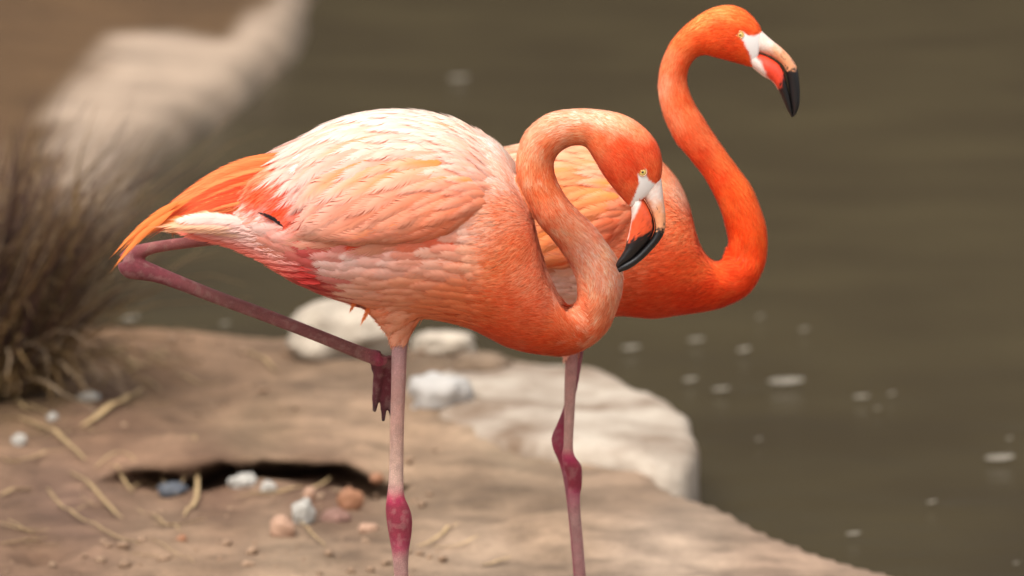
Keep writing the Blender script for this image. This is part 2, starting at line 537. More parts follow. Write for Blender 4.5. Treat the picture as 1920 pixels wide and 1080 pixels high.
bp = n.new('ShaderNodeBump'); bp.inputs['Strength'].default_value = 0.32; bp.inputs['Distance'].default_value = 0.03
l.new(w1.outputs['Fac'], bp.inputs['Height']); l.new(bp.outputs[0], b.inputs['Normal'])
M_WATER = m
X, Y, q = grid(-60, 60, 2, 60, 2.0)
tag(mesh_obj('pond_water', np.stack([X, Y, 0 * X + WATER_Z], -1), q, M_WATER), kind='structure')

# ------------------------------------------------------------------ feathers
def feather_template(nb, shape='lance', seed=0):
    """barb ribbons: returns s, t(lateral -1..1), lift, faces; s along the shaft 0..1"""
    r = random.Random(seed)
    S, T, Lf, F3, F4 = [], [], [], [], []
    def width(s):
        s = min(max(s, 0), 1)
        if shape == 'lance':
            return (min(s / 0.28, 1) ** 0.7) * (1 - max(0, (s - 0.3) / 0.7) ** 1.7) ** 0.9
        return (min(s / 0.3, 1) ** 0.6) * (1 - max(0, (s - 0.45) / 0.55) ** 2.6) ** 0.7
    for side in (-1, 1):
        for k in range(nb):
            s0 = 0.02 + 0.90 * k / nb
            hw = 0.62 * 0.90 / nb
            fw = 0.24 + r.uniform(-0.03, 0.05)
            s1 = min(s0 + fw * (1 - 0.55 * s0), 1.03)
            ln = r.uniform(0.95, 1.03) * (0.85 if r.random() < 0.04 else 1)
            t1 = side * max(width(s1), 0.05) * ln
            sm, tm = s0 + (s1 - s0) * 0.5, t1 * 0.62
            i = len(S)
            S += [s0 - hw, s0 + hw, sm - hw * 0.95, sm + hw * 0.95, s1 + r.uniform(-0.01, 0.02)]
            T += [0, 0, tm, tm * 0.98, t1]
            lf = r.uniform(0, 1)
            Lf += [0, 0, lf * 0.5, lf * 0.5, lf]
            if side > 0:
                F4.append((i, i + 1, i + 3, i + 2)); F3.append((i + 2, i + 3, i + 4))
            else:
                F4.append((i + 1, i, i + 2, i + 3)); F3.append((i + 3, i + 2, i + 4))
    i = len(S)                       # shaft
    S += [0, 0, 0.5, 0.5, 0.97]; T += [-0.05, 0.05, -0.035, 0.035, 0]; Lf += [0.5] * 5
    F4.append((i + 1, i, i + 2, i + 3)); F3.append((i + 3, i + 2, i + 4))
    return np.clip(np.array(S), 0, 1.06), np.array(T), np.array(Lf), np.array(F3), np.array(F4)

TPL = {k: [feather_template(nb, sh, 10 * i + j) for j in range(3)] for i, (k, (nb, sh)) in enumerate(
    dict(long=(30, 'lance'), lance=(26, 'lance'), round=(18, 'round'), small=(9, 'round')).items())}

def build_feathers(R, N, L, W, c0, c1, kind, lift, camber=0.15, twist=None, roundn=0.5):
    """R,N: (F,K,3) shaft points and normals; returns list of per-feather (verts, normals, cols, f3, f4)"""
    K = R.shape[1]
    T = nrm(np.gradient(R, axis=1))
    B = nrm(np.cross(N, T))
    out = []
    for f in range(len(R)):
        S, t, lf, F3, F4 = TPL[kind][f % 3]
        x = np.clip(S, 0, 1) * (K - 1)
        i = np.minimum(x.astype(int), K - 2); fr = (x - i)[:, None]
        r = R[f, i] * (1 - fr) + R[f, i + 1] * fr
        r = r + T[f, -1] * (np.maximum(S - 1, 0) * L[f])[:, None]
        nn = nrm(N[f, i] * (1 - fr) + N[f, i + 1] * fr)
        bb = nrm(B[f, i] * (1 - fr) + B[f, i + 1] * fr)
        lat = t * W[f]
        h = 0.0006 + lift[f] * (0.25 + 0.75 * np.clip(S, 0, 1)) + lf * 0.0006 - camber * np.abs(t) ** 2 * W[f]
        if twist is not None:
            h = h + t * W[f] * twist[f]
        v = r + bb * lat[:, None] + nn * h[:, None]
        no = nrm(nn + bb * (t * roundn)[:, None])
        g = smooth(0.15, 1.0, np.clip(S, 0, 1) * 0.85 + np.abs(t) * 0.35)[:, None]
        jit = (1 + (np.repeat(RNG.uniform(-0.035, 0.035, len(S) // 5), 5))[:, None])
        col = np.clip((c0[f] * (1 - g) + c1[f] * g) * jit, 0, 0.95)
        out.append((v, no, col, F3, F4))
    return out

def merge_feathers(fl):
    v, no, c, f3, f4, k = [], [], [], [], [], 0
    for a in fl:
        v.append(a[0]); no.append(a[1]); c.append(a[2]); f3.append(a[3] + k); f4.append(a[4] + k); k += len(a[0])
    return np.vstack(v), np.vstack(no), np.vstack(c), [np.vstack(f4), np.vstack(f3)]

def feather_obj(name, fl, mat, parent):
    v, no, c, f = merge_feathers(fl)
    return mesh_obj(name, v, f, mat, parent, cols=c, normals=no)

def sample_tris(V, Nn, tri, npts):
    a, b, c = V[tri[:, 0]], V[tri[:, 1]], V[tri[:, 2]]
    ar = np.linalg.norm(np.cross(b - a, c - a), axis=1)
    cs = np.cumsum(ar); cs /= cs[-1]
    k = np.searchsorted(cs, RNG.random(npts))
    r1, r2 = np.sqrt(RNG.random(npts))[:, None], RNG.random(npts)[:, None]
    w0, w1, w2 = 1 - r1, r1 * (1 - r2), r1 * r2
    p = a[k] * w0 + b[k] * w1 + c[k] * w2
    n_ = nrm(Nn[tri[k, 0]] * w0 + Nn[tri[k, 1]] * w1 + Nn[tri[k, 2]] * w2)
    return p, n_

def thin(p, rad):
    """greedy spacing; rad per point"""
    cell = {}
    keep = []
    g = 0.012
    for i in range(len(p)):
        k = tuple((p[i] / g).astype(int))
        rr = int(math.ceil(rad[i] / g))
        ok = True
        for a in range(-rr, rr + 1):
            for b in range(-rr, rr + 1):
                for c in range(-rr, rr + 1):
                    for j in cell.get((k[0] + a, k[1] + b, k[2] + c), ()):
                        if (p[i, 0] - p[j, 0]) ** 2 + (p[i, 1] - p[j, 1]) ** 2 + (p[i, 2] - p[j, 2]) ** 2 < rad[i] ** 2:
                            ok = False; break
                    if not ok: break
                if not ok: break
            if not ok: break
        if ok:
            cell.setdefault(k, []).append(i)
            keep.append(i)
    return np.array(keep)

# ------------------------------------------------------------------ the flamingo builder
def build_flamingo(S):
    global ORIGIN
    Yc = S['Y']
    root = bpy.data.objects.new('flamingo', None)
    COL.objects.link(root)
    tag(root, S['label'], 'flamingo', 'flamingos standing on the bank')
    ORIGIN = np.array(S['origin'], float)
    root.location = S['origin']

    trunk = loft(S['rails'], Yc, sub=6, m=48, expo=2.15)
    parts = [trunk]
    for r in S['legs_rails']:
        parts.append(loft(r, Yc, sub=5, m=20))
    parts += S['tubes']
    V, Nn, tri, quads = voxel(parts, S['voxel'], 3)
    bvh = BVHTree.FromPolygons([tuple(v) for v in V], [tuple(int(i) for i in t) for t in tri])

    c, nr = trunk['c'], trunk['n']
    k0, k1 = S['neck_from'] * 6, S['neck_full'] * 6
    ctan = nrm(np.gradient(c, axis=0))
    tk = np.linalg.norm(trunk['a'], axis=1)
    def ring_of(p):
        out = np.empty(len(p), int)
        for s in range(0, len(p), 20000):
            d = np.linalg.norm(p[s:s + 20000, None] - c[None], axis=2) / np.maximum(tk, 0.02)[None]
            kn = k1 - 6
            bi, ni = d[:, :kn].argmin(1), d[:, kn:].argmin(1) + kn
            dn = d[np.arange(len(d)), ni]
            out[s:s + 20000] = np.where(dn < 1.12, ni, bi)
        return out
    def neckness(ri):
        return smooth(k0, k1, ri)
    def flow(p, n_, ri):
        px, py = proj(p)
        f2 = idw(S['flow'], px, py, 1.5, 900)
        f3 = np.stack([f2[:, 0], 0 * px, -f2[:, 1]], -1)
        nk = neckness(ri)[:, None]
        f = nrm(f3) * (1 - nk) - ctan[ri] * nk
        f = f - n_ * (f * n_).sum(1, keepdims=True)
        return nrm(f)
    def colour(p, ri, jitter=True, key='col_body'):
        px, py = proj(p)
        cb = idw(S[key], px, py, 2.0, 150)
        cn = idw(S['col_neck'], px, py, 2.0, 150) ** S['neck_pow']
        nk = neckness(ri)[:, None]
        col = cb * (1 - nk) + cn * nk
        if jitter:
            hd = (1 - smooth(nr - 70, nr - 30, ri))[:, None]
            b = fbm(p, 130, 2, 15)[:, None]
            col = col * (0.86 + 0.28 * b)
            mo = S['mottle'] * nk * hd * smooth(0.50, 0.66, fbm(p, 62, 3, 5)[:, None] * 0.5 + fbm(p, 150, 3, 25)[:, None] * 0.5)
            col = col * (1 - mo) + S['mottle_col'] * mo
            mo = S['mottle'] * np.maximum(nk, 0.5) * smooth(0.50, 0.62, fbm(p, 135, 3, 45)[:, None])
            col = col * (1 - mo) + col * np.array([0.97, 0.62, 0.45]) * mo
        return np.clip(col, 0, 0.95)

    # leg mask and colours
    legm = np.zeros(len(V)); lcol = np.zeros((len(V), 3))
    best = np.full(len(V), 1e9)
    for pts, rads, cols in S['leg_skel']:
        pr = catmull(np.hstack([pts, np.array(rads)[:, None], np.array(cols)]), 8)
        for s in range(0, len(V), 30000):
            dd = np.linalg.norm(V[s:s + 30000, None] - pr[None, :, :3], axis=2)
            j = dd.argmin(1); dm = dd[np.arange(len(j)), j]
            rel = dm / pr[j, 3]
            hit = (rel < 1.9) & (rel < best[s:s + 30000])
            ix = np.nonzero(hit)[0] + s
            best[ix] = rel[hit]; legm[ix] = 1; lcol[ix] = pr[j[hit], 4:7]
    vpx, vpy = proj(V)
    legm = legm * S['bare'](vpx, vpy, V)
    ri = ring_of(V)
    bc = colour(V, ri)
    fm = (smooth(-2.5, 1.5, polydist(vpx, vpy, S['face']) + (fbm(V, 300, 2, 3) - 0.5) * 4) * (neckness(ri) > 0.5))[:, None]
    bc = bc * (1 - fm) + lin('f8efe6') * 0.94 * fm
    lc = lcol * (0.72 + 0.56 * fbm(V, 120, 4, 8)[:, None])
    lk = 0.22 * smooth(0.5, 0.66, fbm(V, 170, 3, 28))[:, None]
    lc = lc * (1 - lk) + lin('c9a79a') * 0.7 * lk
    cols = bc * (1 - legm[:, None]) + lc * legm[:, None]
    body = mesh_obj('body', V, quads, M_BODY, root, cols=cols, attrs={'leg': legm})

    # folded wings: raised shells over the trunk
    wv, wn_, wt = [], [], []
    wings = []
    for side in (1, -1):
        rows = []
        rng = range(S['wing_ring'][0] * 6, S['wing_ring'][1] * 6 + 1)
        nt = 22
        for r_ in rng:
            th = np.linspace(0, math.pi, 181)
            e = 2 / 2.15
            ct, st = np.sign(np.cos(th)) * np.abs(np.cos(th)) ** e, np.abs(np.sin(th)) ** e
            pts = c[r_] + trunk['a'][r_] * ct[:, None]
            pts[:, 1] -= trunk['w'][r_] * st
            qx, qy = proj(c[r_] + trunk['a'][r_] * ct[:, None])
            wy = np.interp(qx, S['wing_low'][:, 0], S['wing_low'][:, 1])
            ok = qy <= wy
            k = int(np.argmin(ok)) if not ok.all() else 180
            k = max(k, 4)
            u = np.linspace(0.0, 1.0, nt)
            xs = u * k
            i = np.minimum(xs.astype(int), 179); fr = (xs - i)[:, None]
            pp = pts[i] * (1 - fr) + pts[i + 1] * fr
            nv = pp - c[r_]
            ah = max(np.linalg.norm(trunk['a'][r_]), 1e-4); an = trunk['a'][r_] / ah
            comp = nv @ an
            nv = an * (comp / ah ** 2)[:, None] + np.array([0, 1.0, 0]) * (nv[:, 1] / trunk['w'][r_] ** 2)[:, None]
            nv = nrm(nv)
            ur = (r_ - rng[0]) / (len(rng) - 1)                  # 0 rear .. 1 shoulder
            prof = 0.25 + 0.75 * smooth(0.25, 0.85, u)
            prof = np.where(u > 0.985, -0.35, np.where(u > 0.94, 0.7 * prof, prof))
            fo = (1 - smooth(0.72, 1.0, ur)) * smooth(-0.02, 0.10, ur)
            pp = pp + nv * (S['wing_thick'] * prof * fo - 0.003 * (1 - fo))[:, None]
            if side < 0:
                pp[:, 1] = 2 * Yc - pp[:, 1]
            rows.append(pp)
        Wv = np.array(rows)
        n_r = len(rows)
        idx = np.arange(n_r * nt).reshape(n_r, nt)
        qd = np.stack([idx[:-1, :-1], idx[:-1, 1:], idx[1:, 1:], idx[1:, :-1]], -1).reshape(-1, 4)
        if side > 0: qd = qd[:, ::-1]
        du, dv = np.gradient(Wv, axis=0), np.gradient(Wv, axis=1)
        wn = nrm(np.cross(du, dv)) * (-side)
        Wf = Wv.reshape(-1, 3)
        out_dir = Wf - np.repeat(c[list(rng)], nt, 0)
        wn = wn.reshape(-1, 3)
        wn = np.where(((wn * out_dir).sum(1) < 0)[:, None], -wn, wn)
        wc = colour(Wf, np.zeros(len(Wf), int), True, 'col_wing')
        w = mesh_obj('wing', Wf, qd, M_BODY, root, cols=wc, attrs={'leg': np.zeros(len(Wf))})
        wings.append(w)
        wt.append(np.vstack([qd[:, [0, 1, 2]], qd[:, [0, 2, 3]]]) + sum(len(x) for x in wv))
        wv.append(Wf); wn_.append(wn)
    WV, WN, WT = np.vstack(wv), np.vstack(wn_), np.vstack(wt)
    wbvh = BVHTree.FromPolygons([tuple(v) for v in np.vstack([V, WV])], [tuple(int(i) for i in t) for t in np.vstack([tri, WT + len(V)])])

    def trace(p0, n0, L, bv, K=8, curve=0):
        F = len(p0)
        R = np.zeros((F, K, 3)); NN = np.zeros((F, K, 3))
        p, n_ = p0.copy(), n0.copy()
        d_prev = None
        for k in range(K):
            R[:, k] = p; NN[:, k] = n_
            if k == K - 1: break
            ri_ = ring_of(p)
            d = flow(p, n_, ri_)
            if d_prev is not None:
                d = nrm(d * 0.6 + d_prev * 0.6)
            d_prev = d
            q_ = p + d * (L / (K - 1))[:, None]
            for i in range(F):
                h = bv.find_nearest(Vector(q_[i]))
                if h[0] is not None and (h[0] - Vector(q_[i])).length < 0.010:
                    hn = np.array(h[1])
                    if hn @ n_[i] < 0: hn = -hn
                    q_[i] = np.array(h[0]); n_[i] = nrm(n_[i] * 0.4 + hn * 0.6)
            p = q_
        return R, NN

    near, far_ = [], []
    # ---- wing feathers
    p, n_ = sample_tris(WV, WN, WT, 9000)
    px, py = proj(p)
    ok = (px > S['wing_x'][0] + S['wing_cut'] * smooth(S['wing_cut_y'] - 40, S['wing_cut_y'], py)) & (px < S['wing_x'][1])
    p, n_, px, py = p[ok], n_[ok], px[ok], py[ok]
    fx = smooth(S['wing_x'][1], S['wing_x'][1] - 260, px)
    rad = 0.0085 + 0.0095 * fx
    keep = thin(p, rad)
    p, n_, px, py, fx = p[keep], n_[keep], px[keep], py[keep], fx[keep]
    L = (0.040 + 0.092 * fx) * RNG.uniform(0.8, 1.2, len(p))
    xb = np.interp(py + 0.45 * L * 1500, S['wing_back'][:, 1], S['wing_back'][:, 0])
    Lm = (px - xb) / 1500 / 0.86 * RNG.uniform(0.85, 1.35, len(p)) + RNG.uniform(-0.004, 0.012, len(p))
    okl = Lm > 0.026
    L = np.minimum(L, Lm)
    p, n_, px, py, fx, L = p[okl], n_[okl], px[okl], py[okl], fx[okl], L[okl]
    W = np.clip(L * RNG.uniform(0.125, 0.16, len(p)) * (1.25 - 0.25 * fx), 0.0065, 0.0175)
    R, NN = trace(p, n_, L, wbvh)
    mid = R[:, 4]
    cb = colour(mid, np.zeros(len(p), int), False, 'col_wing')
    pick = RNG.random(len(p))[:, None]
    warm = np.exp(-(((px - S['warm'][0]) / S['warm'][2]) ** 2 + ((py - S['warm'][1]) / S['warm'][3]) ** 2))[:, None]
    wcol = np.where(pick < 0.62 * warm, S['warm_col'][None], cb)
    jit = RNG.uniform(0.86, 1.10, (len(p), 1))
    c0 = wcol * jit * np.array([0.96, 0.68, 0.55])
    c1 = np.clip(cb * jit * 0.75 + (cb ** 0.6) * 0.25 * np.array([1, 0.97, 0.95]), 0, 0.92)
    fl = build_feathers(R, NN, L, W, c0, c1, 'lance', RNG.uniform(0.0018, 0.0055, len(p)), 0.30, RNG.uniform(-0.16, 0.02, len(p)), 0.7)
    sides = p[:, 1] > Yc
    order = np.argsort(-L * np.where(sides, 0.01, 1))
    near = [i for i in order if not sides[i]]
    farr = [i for i in order if sides[i]]
    for i in near[:S['n_single']]:
        feather_obj('feather', [fl[i]], M_FEATHER, wings[0])
    if near[S['n_single']:]:
        tag(feather_obj('covert_feathers', [fl[i] for i in near[S['n_single']:]], M_FEATHER, wings[0]), kind='stuff')
    tag(feather_obj('covert_feathers', [fl[i] for i in farr], M_FEATHER, wings[1]), kind='stuff')

    # ---- long drooping feathers over the tail, and the tail itself
    tail = None
    for nm, rows, kind_, sid in S['long']:
        holder = wings[0] if nm == 'plume' else body
        for (rx, ry, tx, ty, bend, wd, d0, d1, h0, h1) in rows:
            for sg in sid:
                t = np.linspace(0, 1, 8)
                qx = rx + (tx - rx) * t - bend * (ty - ry) * 0  
                qy = ry + (ty - ry) * t - bend * np.sin(t * math.pi)
                dep = d0 + (d1 - d0) * t
                R1 = P(qx, qy, Yc - dep * sg)[None]
                Nl = np.array([0.15, -1.0 * sg, 0.55]); 
                N1 = np.repeat(nrm(Nl)[None, None], 8, 1)
                Lr = np.array([np.linalg.norm(R1[0, -1] - R1[0, 0])])
                f_ = build_feathers(R1, N1, Lr, np.array([wd]), h0[None], h1[None], kind_, np.array([0.001]), 0.25)
                hold = holder if (nm != 'plume' or sg > 0) else wings[1]
                feather_obj('tail_feather' if nm == 'tail' else 'feather', f_, M_FEATHER, root if nm == 'tail' else hold)

    # ---- contour feathers on flank, belly, breast
    p, n_ = sample_tris(V, Nn, tri, 26000)
    px, py = proj(p)
    ri = ring_of(p)
    nk = neckness(ri)
    bare = S['bare'](px, py, p) > 0.5
    ok = (nk < 0.02) & ~bare & S['contour'](px, py) & (RNG.random(len(p)) < 0.25 + S['flank'](px, py))
    p, n_, px, py, nk = p[ok], n_[ok], px[ok], py[ok], nk[ok]
    big = S['flank'](px, py)
    rad = 0.0068 + 0.0062 * big
    keep = thin(p, rad)
    p, n_, px, py, big = p[keep], n_[keep], px[keep], py[keep], big[keep]
    L = (0.016 + 0.032 * big) * RNG.uniform(0.85, 1.15, len(p))
    W = L * (0.24 - 0.03 * big) * RNG.uniform(0.85, 1.15, len(p))
    R, NN = trace(p, n_, L, bvh, K=6)
    cb = colour(R[:, 3], ring_of(R[:, 3]), False)
    jit = RNG.uniform(0.92, 1.08, (len(p), 1))
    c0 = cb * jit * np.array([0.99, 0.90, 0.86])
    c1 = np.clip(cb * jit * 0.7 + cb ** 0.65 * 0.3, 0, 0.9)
    lift = RNG.uniform(0.0004, 0.0012, len(p)) + 0.0022 * big
    small = big < 0.3
    sides = p[:, 1] > Yc
    flb = {}
    for msk, kind_ in ((small, 'small'), (~small, 'round')):
        ix = np.nonzero(msk)[0]
        if len(ix):
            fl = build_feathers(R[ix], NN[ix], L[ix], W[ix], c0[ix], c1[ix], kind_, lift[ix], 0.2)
            for a, b_ in zip(ix, fl): flb[a] = b_
    idn = [i for i in sorted(flb, key=lambda i: -L[i]) if not sides[i] and not small[i]][:S['n_flank']]
    for i in idn:
        feather_obj('feather', [flb[i]], M_FEATHER, body)
    sset = set(idn)
    tag(feather_obj('contour_feathers', [flb[i] for i in flb if i not in sset], M_FEATHER, root), kind='stuff')

    # ---- short plumage of head and neck, and down between the body feathers
    nf = S['n_fuzz']
    p, n_ = sample_tris(V, Nn, tri, nf)
    px, py = proj(p)
    ri = ring_of(p)
    bare = (S['bare'](px, py, p) > 0.5) | ((polydist(px, py, S['face']) > RNG.uniform(-4, 2, nf)) & (ri > k1)) | (ri >= nr - 3)
    nk = neckness(ri)
    ok = ~bare & ((nk > 0.02) | (RNG.random(nf) < 0.12 + 0.75 * (1 - S['flank'](px, py)) * S['contour'](px, py)))
    p, n_, px, py, ri, nk = p[ok], n_[ok], px[ok], py[ok], ri[ok], nk[ok]
    f = flow(p, n_, ri)
    sv = RNG.uniform(0, 1, (len(p), 1))
    col = colour(p, ri)
    col = np.where(sv < 0.3, col * np.array([0.95, 0.68, 0.55]), np.where(sv > 0.8, np.minimum(col * np.array([1.04, 1.3, 1.45]), 0.95), col)) * RNG.uniform(0.9, 1.08, (len(p), 1))
    headness = smooth(nr - 60, nr - 20, ri)
    ln = (0.010 - 0.0035 * headness) * nk + 0.013 * (1 - nk)
    ln = ln * RNG.uniform(0.7, 1.3, len(p))
    cr_ = nrm(np.cross(n_, f))
    wob = cr_ * RNG.normal(0, 0.18, (len(p), 1))
    up = RNG.uniform(0.03, 0.24, (len(p), 1))
    hw = 0.00036 + 0.00014 * (1 - nk)
    d1 = nrm(f + wob * 0.5 + n_ * up)
    d2 = nrm(f + wob + n_ * up * 0.4)
    a0 = p + n_ * 0.0001
    m1 = a0 + d1 * (ln * 0.5)[:, None]
    e1 = m1 + d2 * (ln * 0.5)[:, None]
    hw = hw[:, None]
    vv = np.stack([a0 - cr_ * hw, a0 + cr_ * hw, m1 - cr_ * hw * 0.9, m1 + cr_ * hw * 0.9, e1], 1).reshape(-1, 3)
    base = np.arange(len(p)) * 5
    q4 = np.stack([base + 1, base, base + 2, base + 3], -1)
    t3 = np.stack([base + 3, base + 2, base + 4], -1)
    nn5 = np.repeat(n_, 5, 0)
    g = np.tile([0.9, 0.9, 1.0, 1.0, 1.12], len(p))[:, None]
    cc = np.clip(np.repeat(col, 5, 0) * g, 0, 0.95)
    tag(mesh_obj('short_plumage', vv, [q4, t3], M_DOWN, root, cols=cc, normals=nn5), kind='stuff')

    # ---- bill
    rng_ = np.random.default_rng(3)
    for nm, rails, seedb in (('upper_mandible', S['bill_u'], 1), ('lower_mandible', S['bill_l'], 2)):
        lf = loft(rails, Yc, sub=10, m=36, expo=2.1)
        n_, m_ = lf['n'], lf['m']
        s = np.repeat(np.linspace(0, 1, n_), m_)
        t = np.tile(np.cos(lf['th']), n_)
        v = lf['v'][:n_ * m_]
        nz = fbm(v, 420, 2, 5) - 0.5
        nz2 = fbm(v, 160, 2, 9) - 0.5
        spots = smooth(0.72, 0.80, vnoise(v, 330, 33)) * smooth(0.22, 0.46, s)
        if nm == 'upper_mandible':
            pale = lin('f6e7da') * 0.85; peach = lin('f2a878') * 0.85
            k = smooth(0.12, 0.34, s + nz2 * 0.15)[:, None]
            cl = pale * (1 - k) + peach * k
            k = (smooth(0.1, 0.75, nz + 0.55) * 0.35)[:, None]
            cl = cl * (1 - k) + lin('d98a62') * k
            blk = np.maximum(smooth(0.470, 0.525, s + nz * 0.16), smooth(-0.93, -0.98, t + nz * 0.12 - 0.16 * smooth(0.3, 0.5, s)) * smooth(0.14, 0.24, s))
        else:
            red = lin(S['bill_red']) * 0.9; pale = lin('f4ded0') * 0.85
            k = smooth(0.10, 0.20, s + nz2 * 0.1 + 0.10 * t)[:, None]
            cl = pale * (1 - k) + red * (1 + nz[:, None] * 0.3) * k
            k = (smooth(-0.86, -0.97, t + nz2 * 0.2))[:, None] * 0.6
            cl = cl * (1 - k) + pale * k
            blk = np.maximum(smooth(0.462, 0.525, s + nz * 0.18), smooth(0.92, 0.97, t + nz * 0.10 + 0.12 * smooth(0.2, 0.5, s)) * smooth(0.08, 0.16, s))
        blk = np.maximum(blk, spots * (0.9 if nm == 'upper_mandible' else 0.25))
        cl = cl * (0.86 + 0.28 * fbm(v, 600, 2, 4)[:, None])
        cl = cl * (1 - blk[:, None]) + np.array([0.012, 0.010, 0.010]) * blk[:, None]
        cl = np.vstack([cl, cl[0], cl[-1]])
        bo = mesh_obj(nm, lf['v'], [lf['q'], lf['t']], M_BILL, root, cols=np.clip(cl, 0, 1))
        if nm == 'upper_mandible':
            for sg in (1, -1):
                a, b_ = S['nostril']
                off, wd = S['nostril_off']
                pts = [P(a[0] + (b_[0] - a[0]) * k + 1.2 * math.sin(k * 3.14), a[1] + (b_[1] - a[1]) * k, Yc + off - sg * wd * (1 - 0.1 * k)) for k in np.linspace(0, 1, 5)]
                tb = tube(pts, [0.0003, 0.0013, 0.0015, 0.0011, 0.0003], 8, 3)
                mesh_obj('nostril', tb['v'], [tb['q'], tb['t']], M_SLIT, bo)
    # ---- eyes
    for sg in (1, -1):
        ex, ey = S['eye']
        off, wd = S['eye_off']
        pc = P(ex, ey, Yc + off)
        # put the eye on the head surface
        hit = bvh.ray_cast(Vector(pc) + Vector((0, -sg * 0.2, 0)), Vector((0, sg, 0)))
        sp = np.array(hit[0]) if hit[0] is not None else pc - np.array([0, sg * wd, 0])
        nd = nrm(np.array(hit[1])) if hit[0] is not None else np.array([0, -sg, 0.0])
        if nd[1] * sg > 0: nd = -nd
        nd = nrm(nd * 0.7 + np.array([0, -sg, 0]) * 0.6)
        u = nrm(np.cross(nd, [0, 0, 1.0])); w_ = np.cross(u, nd)
        R_ = S['eye_r']
        # dome with iris rings
        rings = [(0.0, 1.0), (0.25, 0.97), (0.3, 0.95), (0.55, 0.84), (0.62, 0.78), (0.8, 0.6), (0.92, 0.38), (1.0, 0.0), (0.95, -0.4)]
        vv, cc = [], []
        th = np.linspace(0, 2 * math.pi, 28, endpoint=False)
        cpal = [lin('6a5a30'), lin('6a5a30'), lin('d9bf66'), lin('e2c873'), lin('c9a850'), lin('d8b860'), lin('8a6a3a'), lin('a06040'), lin('a06040')]
        for (rr, hh), cl in zip(rings[1:], cpal[1:]):
            vv.append(sp + R_ * (rr * (np.cos(th)[:, None] * u + np.sin(th)[:, None] * w_) + (hh * 0.36 - 0.16) * nd))
            cc.append(np.repeat(cl[None], 28, 0))
        vv = np.vstack(vv); cc = np.vstack(cc)
        nrg = len(rings) - 1
        idx = np.arange(nrg * 28).reshape(nrg, 28)
        qd = np.stack([idx[:-1], idx[1:], np.roll(idx[1:], -1, 1), np.roll(idx[:-1], -1, 1)], -1).reshape(-1, 4)
        tipv = sp + R_ * 0.20 * nd
        vv = np.vstack([vv, tipv]); cc = np.vstack([cc, cpal[0]])
        t3 = np.stack([np.full(28, nrg * 28), idx[0], np.roll(idx[0], -1)], -1)
        eye = mesh_obj('eye', vv, [qd, t3], M_EYE, root, cols=cc)
        pr_ = R_ * 0.26
        pv = [tipv + nd * 0.0004]
        for (rr, hh) in ((0.6, 0.0003), (1.0, -0.0008)):
            pv += list(tipv + pr_ * rr * (np.cos(th)[:, None] * u + np.sin(th)[:, None] * w_) + nd * hh)
        i0, i1 = np.arange(28) + 1, np.arange(28) + 29
        mesh_obj('pupil', np.array(pv), [np.stack([i0, i1, np.roll(i1, -1), np.roll(i0, -1)], -1), np.stack([np.zeros(28, int), i0, np.roll(i0, -1)], -1)], M_PUPIL, eye)
        # bare ring round the eye
        rg = [sp - nd * 0.0004 + R_ * 1.02 * (math.cos(a) * u + math.sin(a) * w_) for a in np.linspace(0, 2 * math.pi, 17)]
        tb = tube(rg, [0.0009] * 17, 8, 2)
        mesh_obj('eyelid', tb['v'], [tb['q'], tb['t']], M_EYE, eye, cols=np.repeat(lin(S['lid'])[None], len(tb['v']), 0))
    ORIGIN = np.zeros(3)
    return root

def webbed_foot(ax, ay, z, heading, scale=1.0):
    """standing foot: three forward toes, a short hind toe and the web, as closed tubes"""
    parts = []
    ends = []
    for da, ln in ((-0.48, 0.072), (0, 0.082), (0.48, 0.072)):
        a = heading + da
        dx, dy = math.cos(a), math.sin(a)
        pts = [(ax, ay, z + 0.016), (ax + dx * 0.02, ay + dy * 0.02, z + 0.011), (ax + dx * ln * 0.55, ay + dy * ln * 0.55, z + 0.008), (ax + dx * ln, ay + dy * ln, z + 0.004)]
        parts.append(tube(pts, [0.009, 0.0075, 0.0065, 0.0035], 10, 3))
        ends.append((ax + dx * ln * 0.86, ay + dy * ln * 0.86))
    a = heading + math.pi
    parts.append(tube([(ax, ay, z + 0.02), (ax + math.cos(a) * 0.012, ay + math.sin(a) * 0.012, z + 0.012), (ax + math.cos(a) * 0.022, ay + math.sin(a) * 0.022, z + 0.006)], [0.006, 0.005, 0.003], 8, 3))
    for i in (0, 1):
        top = [(ax, ay, z + 0.010), (*ends[i], z + 0.008), ((ends[i][0] + ends[i + 1][0]) / 2 - 0.008 * math.cos(heading), (ends[i][1] + ends[i + 1][1]) / 2 - 0.008 * math.sin(heading), z + 0.007), (*ends[i + 1], z + 0.008)]
        v = np.array(top + [(x, y, z + 0.001) for x, y, _ in top])
        parts.append(dict(v=v, q=np.array([[0, 1, 2, 3], [7, 6, 5, 4], [0, 4, 5, 1], [1, 5, 6, 2], [2, 6, 7, 3], [3, 7, 4, 0]]), t=np.zeros((0, 3), int)))
    return parts

def vec(*a): return np.array(a, float)

